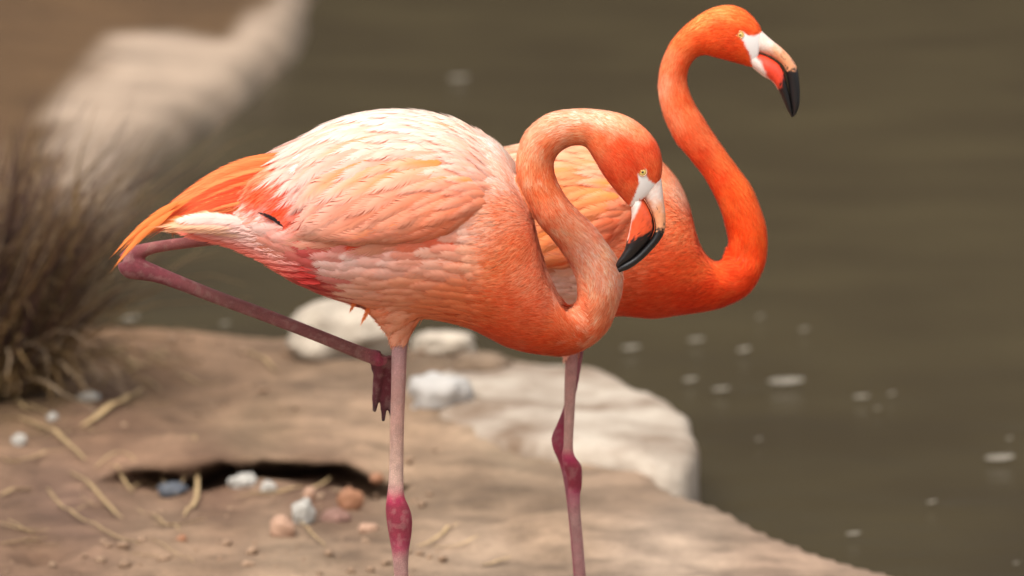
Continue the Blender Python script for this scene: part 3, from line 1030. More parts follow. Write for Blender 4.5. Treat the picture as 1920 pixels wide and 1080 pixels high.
# ---- pale flamingo in front ----------------------------------------------------------------
Y1 = 7.04
HALF = 1 / 3000.0
def nw(ax, ay, bx, by, k, off): return (ax, ay, bx, by, math.hypot(ax - bx, ay - by) * HALF * k, off)
rails1 = [(322, 408, 325, 436, .012, 0), (360, 378, 362, 443, .026, 0), (420, 342, 415, 456, .05, 0), (490, 300, 478, 480, .078, 0), (560, 264, 552, 524, .100, 0),
          (640, 230, 640, 560, .118, 0), (720, 214, 720, 582, .127, 0), (800, 219, 800, 592, .130, 0), (872, 240, 880, 612, .124, 0), (935, 272, 955, 648, .108, 0),
          (982, 340, 1020, 663, .088, 0), (1000, 430, 1068, 664, .068, 0), (1003, 500, 1108, 646, .053, 0),
          (1002, 553, 1138, 618, .042, 0), (1025, 582, 1155, 582, .036, -.002), (1058, 586, 1165, 545, .033, -.005), (1080, 569, 1166, 512, .030, -.009), (1083, 532, 1156, 486, .0285, -.014),
          nw(1072, 500, 1138, 458, .95, -.022), nw(1052, 469, 1112, 424, .95, -.032), nw(1030, 441, 1086, 398, .95, -.042), nw(1008, 415, 1064, 374, .95, -.048), nw(988, 378, 1050, 352, .95, -.05),
          nw(974, 345, 1041, 330, .95, -.05), nw(969, 312, 1038, 312, .95, -.05), nw(974, 276, 1041, 297, .95, -.05), nw(992, 241, 1052, 283, .95, -.05), nw(1032, 213, 1066, 275, .93, -.05),
          nw(1083, 205, 1083, 272, .92, -.05), nw(1134, 208, 1100, 277, .9, -.05), nw(1174, 218, 1116, 301, .83, -.05), nw(1208, 240, 1132, 328, .76, -.05), nw(1232, 270, 1150, 352, .68, -.05),
          nw(1241, 303, 1168, 373, .62, -.05), nw(1239, 332, 1180, 386, .56, -.05), nw(1232, 350, 1188, 388, .5, -.05)]
OFFH = -.05
bill_u1 = [(1240, 334, 1196, 366, .0125, OFFH), (1242, 352, 1204, 368, .0122, OFFH), (1244, 372, 1211, 378, .0115, OFFH), (1247, 394, 1219, 392, .0105, OFFH), (1248, 412, 1225, 408, .010, OFFH), (1247, 430, 1228, 427, .0096, OFFH),
           (1240, 447, 1222, 444, .009, OFFH), (1225, 466, 1208, 461, .008, OFFH), (1203, 488, 1188, 481, .007, OFFH), (1180, 504, 1167, 495, .0058, OFFH), (1161, 511, 1157, 503, .003, OFFH)]
bill_l1 = [(1198, 364, 1183, 392, .0120, OFFH), (1205, 371, 1184, 398, .0136, OFFH), (1212, 381, 1184, 409, .0142, OFFH), (1219, 394, 1182, 422, .0142, OFFH), (1225, 410, 1179, 437, .0136, OFFH), (1227, 428, 1175, 453, .0125, OFFH),
           (1221, 445, 1171, 467, .0108, OFFH), (1207, 462, 1165, 478, .0088, OFFH), (1188, 482, 1159, 487, .0066, OFFH), (1168, 496, 1155, 495, .004, OFFH), (1158, 503, 1155, 499, .002, OFFH)]
leg1 = [(734, 560, 764, 560), (734, 632, 764, 632), (733, 720, 761, 720), (731, 800, 758, 800), (730, 860, 757, 860), (728, 905, 757, 905), (725, 932, 759, 932), (723, 950, 767, 950), (724, 970, 773, 972),
        (728, 998, 772, 1000), (733, 1025, 768, 1025), (736, 1050, 766, 1050), (739, 1085, 766, 1085), (742, 1150, 767, 1150), (745, 1250, 769, 1250), (746, 1350, 770, 1350), (746, 1430, 772, 1430), (744, 1455, 774, 1455)]
LO = -0.025
leg1r = [nw(*a, .95, LO) for a in leg1]
thigh1 = [(672, 500, 812, 500, .050, LO + .02), (676, 545, 808, 545, .048, LO + .01), (688, 575, 800, 575, .040, LO), (707, 600, 788, 598, .028, LO), (722, 617, 777, 615, .018, LO), (730, 630, 768, 630, .0125, LO), (734, 640, 764, 640, .0105, LO)]
foot1 = P(758, 1455, Y1 + LO)
FZ1 = foot1[2] - 0.012
FO = 0.055
tib_pts = [P(x, y, Y1 + FO) for x, y in ((560, 440), (430, 447), (350, 455), (285, 465), (250, 478), (240, 490))]
tib_r = [.014, .0080, .0074, .0078, .0115, .0140]
tar_pts = [P(x, y, Y1 + FO - 0.002) for x, y in ((238, 487), (246, 500), (270, 507), (310, 520), (400, 555), (500, 592), (600, 631), (680, 663), (712, 672))]
tar_r = [.0135, .0155, .0130, .0098, .0086, .0084, .0082, .0088, .0100]
toe = []
for pts, rd in ((((712, 668), (711, 690), (706, 728), (702, 772)), (.0100, .0074, .0056, .0030)), (((718, 670), (719, 700), (719, 745), (719, 790)), (.0096, .0062, .0050, .0026)),
                (((724, 670), (730, 700), (735, 740), (734, 782)), (.0096, .0062, .0050, .0026)), (((706, 672), (702, 684), (700, 696)), (.006, .005, .0026))):
    toe.append((np.array([P(x, y, Y1 + FO + (0.0 if pts[0][0] < 714 else 0.006) + 0.003 * i) for i, (x, y) in enumerate(pts)]), rd))
webq = [P(x, y, Y1 + FO + d) for x, y, d in ((709, 690, 0), (706, 712, -.001), (704, 730, 0), (710, 726, .004), (714, 718, .008), (719, 736, .010), (726, 722, .012), (733, 734, .012), (731, 700, .008))]
wv = np.array(webq + [w + vec(0, .0042, 0) for w in webq])
k = len(webq)
webpart = dict(v=wv, q=np.array([[i, (i + 1) % k, (i + 1) % k + k, i + k] for i in range(k)]), t=np.array([[0, i + 1, i] for i in range(1, k - 1)] + [[k, k + i, k + i + 1] for i in range(1, k - 1)]))
PINK, ROSE, MAR, DARK = lin('c79a92') * .8, lin('9c3546') * .72, lin('8c444a') * .72, lin('4a3436') * .7
leg_sk1 = [(np.array([P((a[0] + a[2]) / 2, (a[1] + a[3]) / 2, Y1 + LO) for a in leg1]), [math.hypot(a[0] - a[2], a[1] - a[3]) * HALF for a in leg1],
            [lin('b98d8c') * .8] * 2 + [lin('b98a80') * .8, lin('c09484') * .8, lin('cda693') * .8, lin('d2a797') * .8, lin('b8465a') * .8, ROSE, ROSE, ROSE, lin('b0475c') * .8] + [lin('b98880') * .75] * (len(leg1) - 11)),
           (np.array(tib_pts), tib_r, [lin('a8625e') * .75] * 4 + [MAR, MAR]),
           (np.array(tar_pts), tar_r, [MAR] * 4 + [lin('955c58') * .72] * 4 + [lin('a8475c') * .8])] + [(t[0], t[1], [lin('7e3a42') * .6] * (len(t[1]) - 1) + [DARK]) for t in toe]
leg_sk1.append((np.array([foot1, foot1 + vec(.08, 0, -.01)]), [.03, .03], [lin('bb7f80') * .8] * 2))

def near_line(p, pr, k):
    out = np.zeros(len(p), bool)
    for s_ in range(0, len(p), 30000):
        out[s_:s_ + 30000] = (np.linalg.norm(p[s_:s_ + 30000, None] - pr[None, :, :3], axis=2) < pr[None, :, 3] * k).any(1)
    return out
TARL = catmull(np.hstack([np.array(tar_pts), np.array(tar_r)[:, None]]), 16)
TIBL = catmull(np.hstack([np.array(tib_pts), np.array(tib_r)[:, None]]), 12)
TOEL = np.vstack([catmull(np.hstack([t_[0], np.array(t_[1])[:, None]]), 6) for t_ in toe])
def bare1(px, py, p):
    stand = (py > 634 + 5 * np.sin(px * 0.9)) & (px > 690) & (px < 860) & (p[:, 1] < Y1 + 0.2)
    fold = near_line(p, TARL, 1.7) | (near_line(p, TIBL, 1.6) & (px < 452)) | (near_line(p, TOEL, 2.6) & (py > 655))
    return (stand | fold).astype(float)

def C(h, k=0.98): return lin(h) ** 0.97 * k
col_body1 = [(620, 232, C('fff0e4')), (700, 218, C('fff3ea')), (780, 220, C('fff2e6')), (860, 238, C('fff0e2')), (930, 275, C('fdebdc')), (520, 275, C('fbdfd0')), (600, 290, C('fce0d4')), (700, 270, C('fce4d6')),
             (560, 350, C('fad4c8')), (640, 340, C('fbd8ca')), (740, 330, C('fac9ae')), (830, 300, C('fce3d4')), (880, 320, C('fbdccb')), (600, 400, C('f6c3ae')), (680, 400, C('f2b496')), (760, 400, C('f2ac88')), (840, 370, C('f7b595')),
             (640, 435, C('f0ae90')), (740, 438, C('efab88')), (820, 425, C('f3a076')), (540, 400, C('f5c8b8')),
             (490, 310, C('f6936a')), (450, 325, C('f37f4c')), (400, 350, C('f27040')), (480, 370, C('ee5428')), (430, 380, C('ec4f24')), (520, 400, C('ee5022')), (350, 385, C('f17a3e')), (300, 420, C('f07c3c')), (250, 460, C('f07a3a')),
             (540, 425, C('ee4c20')), (590, 445, C('ea3c18')), (630, 452, C('ea3c18')), (670, 454, C('ea421c')), (720, 452, C('ee6038')), (770, 447, C('ee6a42')), (810, 440, C('ec5026')),
             (440, 410, C('fcd8c8')), (350, 420, C('fcca9f')), (400, 425, C('fccaa8')), (490, 420, C('fbd0c2')), (540, 440, C('fac4b4')), (460, 450, C('f8ae8c')), (530, 460, C('f6a08a')), (500, 480, C('f28e6c')),
             (580, 470, C('dd5450')), (570, 510, C('d8463f')), (600, 530, C('c93a3a')), (620, 552, C('d24a40')), (630, 470, C('f2ac9c')), (620, 500, C('fbd2c4')), (660, 485, C('fbd0c2')), (720, 485, C('fac8b6')), (650, 540, C('f9c0a6')),
             (800, 480, C('f9ba9e')), (860, 440, C('f9bca2')), (880, 480, C('f7ac86')), (700, 540, C('f7ae8e')), (760, 540, C('f6a27a')), (700, 585, C('f3976c')), (748, 615, C('f2a680')), (800, 580, C('f18a58')), (850, 560, C('f0814e')), (850, 600, C('ee7844')),
             (900, 400, C('f7ab86')), (940, 330, C('fbd2ba')), (950, 400, C('f59a70')), (970, 460, C('f0804f')), (930, 500, C('f08450')), (920, 580, C('ee7440')), (960, 560, C('ee6f40')), (1000, 520, C('f08a5e')), (940, 630, C('ea6030')), (1000, 640, C('ea5c2c')), (1000, 600, C('ec6636')), (1060, 620, C('ee6c3a'))]
col_neck1 = [(1030, 560, C('f4a07c')), (1060, 600, C('f07846')), (1100, 640, C('ee6c3a')), (1040, 650, C('ea5c2c')), (1130, 600, C('f08252')), (1150, 570, C('f29a70')), (1110, 560, C('f08c5e')), (1160, 520, C('f7b294')), (1120, 510, C('f5a684')), (1100, 470, C('f5a888')), (1140, 470, C('f7b898')),
             (1060, 430, C('f4986e')), (1020, 400, C('f28254')), (1000, 350, C('f28652')), (985, 300, C('f59a66')), (1030, 330, C('ee7440')), (1000, 260, C('f7ae84')), (1030, 270, C('f0804c')), (1050, 225, C('f9bd98')), (1090, 215, C('fac6a4')), (1090, 255, C('f28c58')),
             (1140, 218, C('fbc29c')), (1120, 270, C('ee7440')), (1180, 230, C('f9ae80')), (1210, 255, C('f4905c')), (1170, 280, C('ea5c2e')), (1230, 285, C('ee5a2e')), (1150, 330, C('e8552a')), (1190, 320, C('e64e26')), (1175, 360, C('ec6434')), (1232, 320, C('f0622e')), (1205, 290, C('ec5428'))]
flow1 = [(620, 235, (-.9, .35)), (720, 215, (-1, .02)), (800, 225, (-1, -.12)), (880, 245, (-.95, -.35)), (940, 280, (-.8, -.6)), (540, 270, (-.9, .45)), (700, 280, (-.95, .3)), (800, 280, (-.99, .05)), (880, 310, (-.98, -.1)),
         (620, 320, (-.85, .55)), (700, 340, (-.83, .58)), (780, 330, (-.88, .48)), (850, 360, (-.95, .3)), (560, 350, (-.75, .7)), (620, 390, (-.75, .7)), (700, 400, (-.82, .58)), (780, 400, (-.88, .45)), (850, 410, (-.92, .4)), (560, 410, (-.8, .6)), (640, 430, (-.88, .48)), (740, 430, (-.9, .42)), (830, 415, (-.9, .42)),
         (460, 340, (-.85, .55)), (380, 380, (-.82, .6)), (280, 440, (-.75, .66)), (480, 390, (-.8, .6)), (360, 425, (-1, .1)), (440, 410, (-1, .08)), (500, 430, (-.97, -.2)), (560, 480, (-.9, -.4)), (600, 530, (-.88, -.5)),
         (620, 480, (-1, .1)), (640, 510, (-.98, .25)), (700, 480, (-.96, .05)), (780, 470, (-.97, -.15)), (860, 460, (-.9, -.35)), (700, 540, (-.97, .2)), (780, 540, (-.96, -.1)), (700, 590, (-.85, .5)), (748, 615, (-.3, .95)), (800, 590, (-.9, .1)),
         (880, 530, (-.93, -.3)), (930, 420, (-.75, .3)), (900, 380, (-.85, .2)), (950, 340, (-.75, -.2)), (970, 480, (-.7, .5)), (900, 600, (-.95, -.3)), (960, 580, (-.9, -.3)), (960, 640, (-.9, -.4)), (1000, 540, (-.75, .4)), (1030, 640, (-1, -.1))]

plumes1 = []
rr = random.Random(5)
ORN, RED = [C('f27a40'), C('f59052'), C('f06a34')], [C('de2a0a'), C('e43410'), C('ea481a')]
for i in range(120):
    u = (i + rr.random()) / 120                                  # 0 top edge .. 1 lower inner edge
    rx = 508 + 38 * u + 26 * rr.random()
    ry = 286 + 134 * u - (rx - 520) * 0.2
    ln = 0.42 + 0.58 * rr.random() ** 0.7
    txx, tyy = 214 + 150 * u ** 1.2, 486 - 76 * u ** 0.85
    bend = (34 * (1 - u) ** 1.1 + 5)
    t_ = ln
    tx, ty = rx + (txx - rx) * ln, ry + (tyy - ry) * ln - bend * math.sin(ln * math.pi)
    if ln > 0.9: tx, ty = tx + rr.uniform(-4, 8), ty + rr.uniform(-6, 8)
    bnd = bend * math.sin(ln * math.pi / 2) - bend * math.sin(ln * math.pi) * 0.5
    cset = ORN if u < 0.26 or rr.random() < 0.15 else RED
    h0, h1 = cset[i % 3] * 0.95, cset[(i + 1) % 3] * 0.7 + C('f79a62') * 0.3
    d0 = 0.034 + 0.046 * min(1, u * 1.5)
    plumes1.append((rx, ry, tx, ty, bnd, 0.0056 * (0.75 + 0.6 * rr.random()), d0, (0.012 + 0.03 * u) * ln + d0 * (1 - ln), h0, h1))
for tx, ty, rx, ry in ((208, 510, 330, 392), (205, 486, 340, 376), (214, 500, 320, 402), (219, 478, 360, 372), (232, 474, 345, 405)):
    plumes1.append((rx, ry, tx, ty, 12, 0.0055, .042, .018, C('f2803e'), C('f58a44')))
tail1 = []
for i, (tx, ty, rx, ry, wd) in enumerate(((283, 428, 450, 416, .0105), (296, 436, 440, 428, .0075), (312, 414, 455, 408, .010), (345, 404, 470, 404, .0095), (300, 424, 430, 420, .010), (392, 398, 490, 408, .009), (372, 438, 455, 436, .008), (330, 430, 440, 424, .0085))):
    tail1.append((rx + 20, ry, tx, ty, 3, wd * 1.05, .066 - .002 * (i % 3), .054 - .003 * (i % 4), C('f9cbb4'), C('fabb84')))
cov1 = []
topx = np.array([(300, 416), (350, 403), (401, 397), (444, 395), (478, 401), (533, 429), (580, 450), (620, 470)], float)
botx = np.array([(300, 438), (350, 440), (393, 447), (435, 458), (478, 479), (521, 503), (563, 530), (620, 556)], float)
def band(x, v): return np.interp(x, topx[:, 0], topx[:, 1]) * (1 - v) + np.interp(x, botx[:, 0], botx[:, 1]) * v
for i in range(90):
    x0 = 618 - 190 * (i + rr.random()) / 90 - 10
    v = 0.22 + 0.72 * ((i * 0.618) % 1)
    ln = rr.uniform(70, 105)
    x1 = x0 - ln
    pale, coral, redc = C('fbd0c2'), C('f2806a'), C('d8463f')
    k = float(smooth(0.45, 0.95, v)); r_ = float(smooth(535, 590, x0 - 25 * (1 - v))) * (1 - 0.5 * float(smooth(0.25, 0.0, v)))
    cc_ = (pale * (1 - k) + coral * k) * (1 - r_) + redc * r_
    dd0 = 0.062 + 0.036 * float(smooth(400, 600, x0)) - 0.030 * v ** 2
    dd1 = 0.058 + 0.036 * float(smooth(400, 600, x1)) - 0.030 * v ** 2
    cov1.append((x0, float(band(x0, v)), x1, float(band(x1, v)), 3 * (1 - v), .0085, dd0, dd1, cc_ * np.array([1, .9, .88]), np.clip(cc_ * 1.05, 0, .95)))
cov1.append((536, 428, 480, 399, 5, .0030, .094, .088, vec(.012, .010, .010), vec(.012, .010, .010)))
undr = [(696, 570, 674, 614, 0, .0040, .045, .045, C('f07a3c'), C('f08a50')), (668, 560, 654, 590, 0, .0035, .045, .045, C('f07a3c'), C('f08a50'))]

S1 = dict(label='pale pink flamingo balancing on one leg, looped neck, bill tip touching its neck', Y=Y1, origin=(float(foot1[0]), float(foot1[1]), 0.0), voxel=0.0021,
          rails=rails1, legs_rails=[leg1r, thigh1], tubes=[tube(tib_pts, tib_r), tube(tar_pts, tar_r)] + [tube(t[0], t[1], 10, 4) for t in toe] + [webpart] + webbed_foot(foot1[0], foot1[1], FZ1 - 0.012, 0.0),
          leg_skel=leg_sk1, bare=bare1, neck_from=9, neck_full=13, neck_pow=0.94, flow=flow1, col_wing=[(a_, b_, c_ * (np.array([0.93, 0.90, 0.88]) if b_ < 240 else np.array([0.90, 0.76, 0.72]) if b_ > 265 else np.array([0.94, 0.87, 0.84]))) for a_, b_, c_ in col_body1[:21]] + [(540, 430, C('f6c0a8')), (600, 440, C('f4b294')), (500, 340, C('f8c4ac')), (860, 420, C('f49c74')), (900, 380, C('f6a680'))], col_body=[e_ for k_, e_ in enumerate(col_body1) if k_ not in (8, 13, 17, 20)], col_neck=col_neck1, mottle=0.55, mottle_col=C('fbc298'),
          face=[(1196, 327), (1211, 327), (1216, 338), (1228, 346), (1246, 342), (1246, 356), (1200, 376), (1186, 402), (1178, 392), (1188, 372), (1198, 345)],
          wing_ring=(4, 9), wing_low=np.array([(300, 300), (470, 300), (496, 320), (515, 372), (533, 410), (560, 414), (590, 428), (626, 438), (680, 440), (733, 437), (798, 430), (839, 420), (876, 397), (904, 372), (940, 340), (990, 330)], float),
          wing_thick=0.011, wing_x=(512, 945), wing_cut=0, wing_cut_y=392, wing_back=np.array([(500, 200), (497, 285), (505, 330), (520, 385), (545, 432), (560, 470)], float), warm=(760, 310, 75, 52), warm_col=C('faa45c'), n_single=230, n_flank=60, long=[('plume', plumes1, 'long', (1, -1)), ('tail', tail1, 'lance', (1, -1)), ('covert', cov1, 'round', (1, -1)), ('under', undr, 'lance', (1,))],
          contour=lambda px, py: ~((px < 590) & (py < 400 + (px - 300) * 0.1)), flank=lambda px, py: smooth(960, 860, px) * smooth(470, 560, px) * smooth(640, 590, py), n_fuzz=300000,
          bill_u=bill_u1, bill_l=bill_l1, bill_red='e8592f', nostril=((1226, 377), (1236, 404)), nostril_off=(OFFH, .0098), eye=(1204, 319), eye_off=(OFFH, .02), eye_r=.0052, lid='d9a884')
build_flamingo(S1)

# ---- deep orange flamingo behind -----------------------------------------------------------
Y2 = 7.42
rails2 = [(560, 455, 563, 482, .012, 0), (610, 430, 606, 495, .03, 0), (680, 395, 675, 512, .058, 0), (750, 358, 745, 536, .085, 0), (820, 325, 815, 560, .105, 0), (890, 300, 890, 576, .116, 0), (960, 284, 960, 586, .122, 0), (1035, 265, 1035, 590, .122, 0),
          (1105, 262, 1105, 592, .118, 0), (1170, 272, 1170, 590, .110, 0), (1232, 300, 1226, 594, .098, 0), (1270, 340, 1274, 588, .084, 0), (1293, 392, 1314, 583, .068, 0), (1302, 435, 1350, 576, .054, 0), (1315, 470, 1384, 562, .043, 0),
          (1333, 488, 1408, 544, .036, 0), (1349, 490, 1427, 512, .031, 0), nw(1361, 478, 1437, 475, .92, 0), nw(1366, 450, 1436, 430, .92, 0), nw(1360, 421, 1425, 391, .92, 0), nw(1349, 386, 1407, 349, .92, 0), nw(1333, 353, 1382, 314, .92, 0), nw(1314, 322, 1355, 277, .92, 0),
          nw(1290, 292, 1330, 240, .92, 0), nw(1268, 265, 1313, 213, .92, 0), nw(1252, 234, 1301, 193, .92, 0), nw(1241, 204, 1292, 171, .92, 0), nw(1235, 168, 1288, 152, .92, 0), nw(1237, 135, 1290, 132, .92, 0), nw(1246, 104, 1298, 116, .92, 0), nw(1262, 74, 1309, 106, .9, 0),
          nw(1290, 44, 1325, 103, .88, 0), nw(1330, 18, 1345, 108, .78, 0), nw(1368, 10, 1368, 114, .68, 0), nw(1398, 20, 1390, 120, .62, 0), nw(1420, 42, 1406, 125, .56, 0), nw(1430, 62, 1416, 128, .5, 0)]
bill_u2 = [(1428, 58, 1402, 92, .0125, 0), (1440, 69, 1416, 96, .0122, 0), (1452, 79, 1430, 100, .0115, 0), (1468, 92, 1447, 107, .0105, 0), (1484, 109, 1462, 118, .010, 0), (1494, 126, 1471, 132, .0094, 0), (1498, 146, 1476, 150, .0086, 0), (1500, 171, 1480, 174, .0074, 0), (1499, 195, 1484, 197, .006, 0), (1494, 211, 1486, 211, .004, 0), (1488, 219, 1485, 219, .0022, 0)]
bill_l2 = [(1405, 94, 1412, 128, .012, 0), (1418, 98, 1424, 138, .0136, 0), (1432, 102, 1434, 145, .014, 0), (1447, 109, 1444, 150, .0138, 0), (1461, 119, 1452, 158, .013, 0), (1470, 133, 1459, 169, .0118, 0), (1475, 151, 1465, 181, .010, 0), (1480, 175, 1471, 195, .008, 0), (1484, 197, 1477, 208, .0058, 0), (1486, 211, 1482, 216, .0036, 0), (1486, 219, 1484, 220, .002, 0)]
leg2 = [(1060, 560, 1084, 560), (1060, 660, 1084, 660), (1058, 720, 1081, 720), (1057, 790, 1077, 790), (1056, 835, 1075, 835), (1053, 855, 1078, 855), (1056, 872, 1090, 872), (1062, 890, 1092, 892), (1064, 910, 1091, 912), (1064, 928, 1088, 930), (1067, 960, 1089, 960), (1073, 1020, 1094, 1020), (1078, 1080, 1099, 1080), (1086, 1180, 1107, 1180), (1092, 1280, 1113, 1280), (1094, 1340, 1116, 1340), (1093, 1362, 1117, 1362)]
LB = -0.02
leg2r = [nw(*a, .95, LB) for a in leg2]
legb = [(1085, 600, 1104, 600), (1074, 670, 1093, 668), (1066, 720, 1084, 722), (1057, 760, 1074, 764), (1044, 795, 1064, 800), (1034, 820, 1064, 828), (1037, 842, 1066, 850), (1046, 862, 1068, 868), (1054, 890, 1073, 892), (1062, 940, 1080, 940), (1070, 1020, 1088, 1020), (1078, 1120, 1096, 1120), (1086, 1230, 1104, 1230), (1088, 1310, 1108, 1310)]
LC = 0.075
legbr = [nw(*a, .95, LC) for a in legb]
foot2 = P(1105, 1362, Y2 + LB); footb = P(1098, 1310, Y2 + LC)
print('feet z', foot1[2], foot2[2], footb[2])
def sk(rows, off, cs): return (np.array([P((a[0] + a[2]) / 2, (a[1] + a[3]) / 2, Y2 + off) for a in rows]), [math.hypot(a[0] - a[2], a[1] - a[3]) * HALF for a in rows], cs)
leg_sk2 = [sk(leg2, LB, [lin('b8817c') * .8] * 2 + [lin('bc8a80') * .8, lin('c29488') * .8, lin('c08a80') * .8, lin('b2405a') * .8, ROSE, ROSE, ROSE, lin('b5526a') * .8] + [lin('b5807c') * .75] * (len(leg2) - 10)),
           sk(legb, LC, [lin('a8606a') * .8] * 4 + [lin('a83e55') * .8] * 4 + [lin('a85c68') * .8] * (len(legb) - 8)),
           (np.array([foot2, foot2 + vec(.08, 0, -.01)]), [.03, .03], [lin('bb7f80') * .8] * 2), (np.array([footb, footb + vec(.08, 0, -.01)]), [.03, .03], [lin('bb7f80') * .8] * 2)]
thigh2 = [(1005, 520, 1130, 520, .050, LB + .01), (1012, 560, 1124, 560, .046, LB), (1030, 590, 1112, 590, .034, LB), (1044, 612, 1098, 612, .022, LB), (1054, 632, 1088, 632, .013, LB), (1060, 645, 1084, 645, .009, LB)]
thighb = [(1030, 520, 1150, 520, .045, LC - .02), (1040, 560, 1142, 560, .040, LC - .005), (1056, 588, 1128, 588, .030, LC), (1070, 608, 1112, 608, .018, LC), (1081, 625, 1105, 625, .010, LC), (1086, 636, 1102, 636, .007, LC)]
def bare2(px, py, p): return ((py > 640) & (px > 1000) & (px < 1180)).astype(float)

mp_ = lambda x, y: (x * .944 + 336, y * .944 + 62)               # front bird's pixel frame -> rear bird's
flow2 = [(*mp_(a, b), c_) for a, b, c_ in flow1 if a < 940] + [(1260, 340, (-.8, -.5)), (1290, 430, (-.7, .3)), (1220, 420, (-.95, .15)), (1230, 520, (-.98, -.05)), (1200, 570, (-1, -.1)), (1300, 560, (-1, .05)), (1340, 530, (-.95, .2)), (1120, 540, (-1, .05))]
col_body2 = [(1060, 285, C('f8c8a2')), (1100, 280, C('f8c090')), (1080, 310, C('f7b47c')), (1060, 335, C('f6a468')), (1100, 340, C('f7bc9c')), (1130, 370, C('f9b88c')), (1100, 375, C('f8a060')), (1160, 400, C('f5986c')), (1060, 380, C('f8a565')), (1150, 350, C('f8b088')), (1200, 290, C('f8b080')),
             (1030, 470, C('f8a562')), (1050, 480, C('f7a066')), (1040, 530, C('fdd2c4')), (1065, 545, C('fccab8')), (1130, 450, C('f08a62')), (1180, 440, C('f2855a')), (1200, 480, C('f07a4a')), (1180, 540, C('f06a3e')), (1250, 330, C('f8a878')), (1285, 370, C('fac09c')), (1260, 400, C('f58a58')), (1290, 430, C('f47a44')),
             (1230, 470, C('f06434')), (1250, 530, C('ee5224')), (1200, 580, C('ec5024')), (1290, 500, C('f05c28')), (1300, 560, C('ea441a')), (1340, 540, C('ec4416')), (1320, 500, C('f4642a')), (1000, 290, C('fbd6b4')), (900, 350, C('f9c8ac')), (800, 400, C('f6b090')), (700, 440, C('f07840')), (900, 500, C('f5a684')), (1000, 570, C('f49a74')), (700, 500, C('f2907a'))]
col_neck2 = [(1340, 520, C('f2581e')), (1380, 550, C('e93e12')), (1320, 490, C('f4662a')), (1400, 520, C('ee4514')), (1420, 480, C('f04c16')), (1390, 470, C('f04a14')), (1380, 440, C('f0480f')), (1430, 440, C('f55a1c')), (1400, 400, C('f2531a')), (1420, 390, C('f6662a')), (1370, 360, C('f4581c')), (1395, 340, C('f8702e')), (1340, 330, C('f15220')), (1360, 290, C('f77438')),
             (1310, 290, C('ee5226')), (1330, 250, C('f57440')), (1280, 260, C('f06636')), (1300, 220, C('f47440')), (1255, 220, C('f58a5a')), (1280, 180, C('f26a34')), (1242, 165, C('f9a87e')), (1265, 165, C('f27844')), (1255, 110, C('f68a56')), (1285, 120, C('f0602c')), (1280, 70, C('f47a3a')), (1320, 80, C('ee561e')), (1320, 35, C('f88c44')), (1360, 18, C('f98e46')), (1350, 60, C('f0561e')), (1390, 30, C('f57a34')), (1370, 90, C('ee4f1c')), (1400, 100, C('f0561e')), (1415, 45, C('f46a2a')), (1400, 70, C('ee4c1a'))]
plumes2 = []
for i in range(26):
    u = (i + rr.random()) / 26
    rx, ry = mp_(500 + 40 * u, 292 + 112 * u)
    ln = 0.55 + 0.45 * rr.random()
    txx, tyy = mp_(235 + 130 * u ** 1.3, 480 - 60 * u)
    plumes2.append((rx, ry, rx + (txx - rx) * ln, ry + (tyy - ry) * ln, 6, .009, .04 + .05 * min(1, u * 1.6), .014 + .03 * u, RED[i % 3], ORN[i % 3]))
tail2 = [(*mp_(rx, ry), *mp_(tx, ty), 3, .010, .058, .05, C('f9c4a8'), C('fbbd84')) for tx, ty, rx, ry in ((290, 428, 450, 416), (312, 414, 455, 408), (345, 404, 470, 404), (330, 430, 440, 424))]
wl2 = [mp_(a, b) for a, b in [(300, 300), (470, 300), (496, 320), (515, 372), (533, 410), (560, 424), (590, 438), (626, 447), (680, 449), (733, 447)]] + [(1060, 486), (1090, 474), (1130, 450), (1165, 415), (1195, 370), (1240, 330)]
S2 = dict(label='deep orange flamingo standing behind the pale one with its S-shaped neck and head raised', Y=Y2, origin=(float(foot2[0]), float(foot2[1]), 0.0), voxel=0.0024,
          rails=rails2, legs_rails=[leg2r, legbr, thigh2, thighb], tubes=webbed_foot(foot2[0], foot2[1], foot2[2] - 0.024, 0.0) + webbed_foot(footb[0], footb[1], footb[2] - 0.024, 0.1),
          leg_skel=leg_sk2, bare=bare2, neck_from=11, neck_full=15, neck_pow=0.98, flow=flow2, col_wing=[(a_, b_, c_ * np.array([.93, .82, .78])) for a_, b_, c_ in col_body2], col_body=col_body2, col_neck=col_neck2, mottle=0.25, mottle_col=C('f8803e'),
          face=[(1394, 60), (1403, 67), (1416, 68), (1440, 56), (1446, 76), (1426, 104), (1432, 148), (1420, 138), (1410, 120), (1407, 105), (1398, 85), (1391, 72)],
          wing_ring=(4, 10), wing_low=np.array(wl2, float), wing_thick=0.012, wing_x=(815, 1225), wing_cut=0, wing_cut_y=432, wing_back=np.array([(808, 250), (805, 331), (813, 373), (827, 425), (850, 470), (865, 505)], float), warm=(1075, 345, 60, 50), warm_col=C('f8a458'), n_single=120, n_flank=30, long=[('plume', plumes2, 'long', (1, -1)), ('tail', tail2, 'lance', (1, -1))],
          contour=lambda px, py: ~((px < 893) & (py < 440 + (px - 620) * 0.1)), flank=lambda px, py: smooth(1200, 1110, px) * smooth(780, 865, px) * smooth(668, 620, py), n_fuzz=180000,
          bill_u=bill_u2, bill_l=bill_l2, bill_red='ee4a30', nostril=((1440, 91), (1461, 104)), nostril_off=(0, .0098), eye=(1386.5, 63), eye_off=(0, .02), eye_r=.0046, lid='e0a868')
build_flamingo(S2)

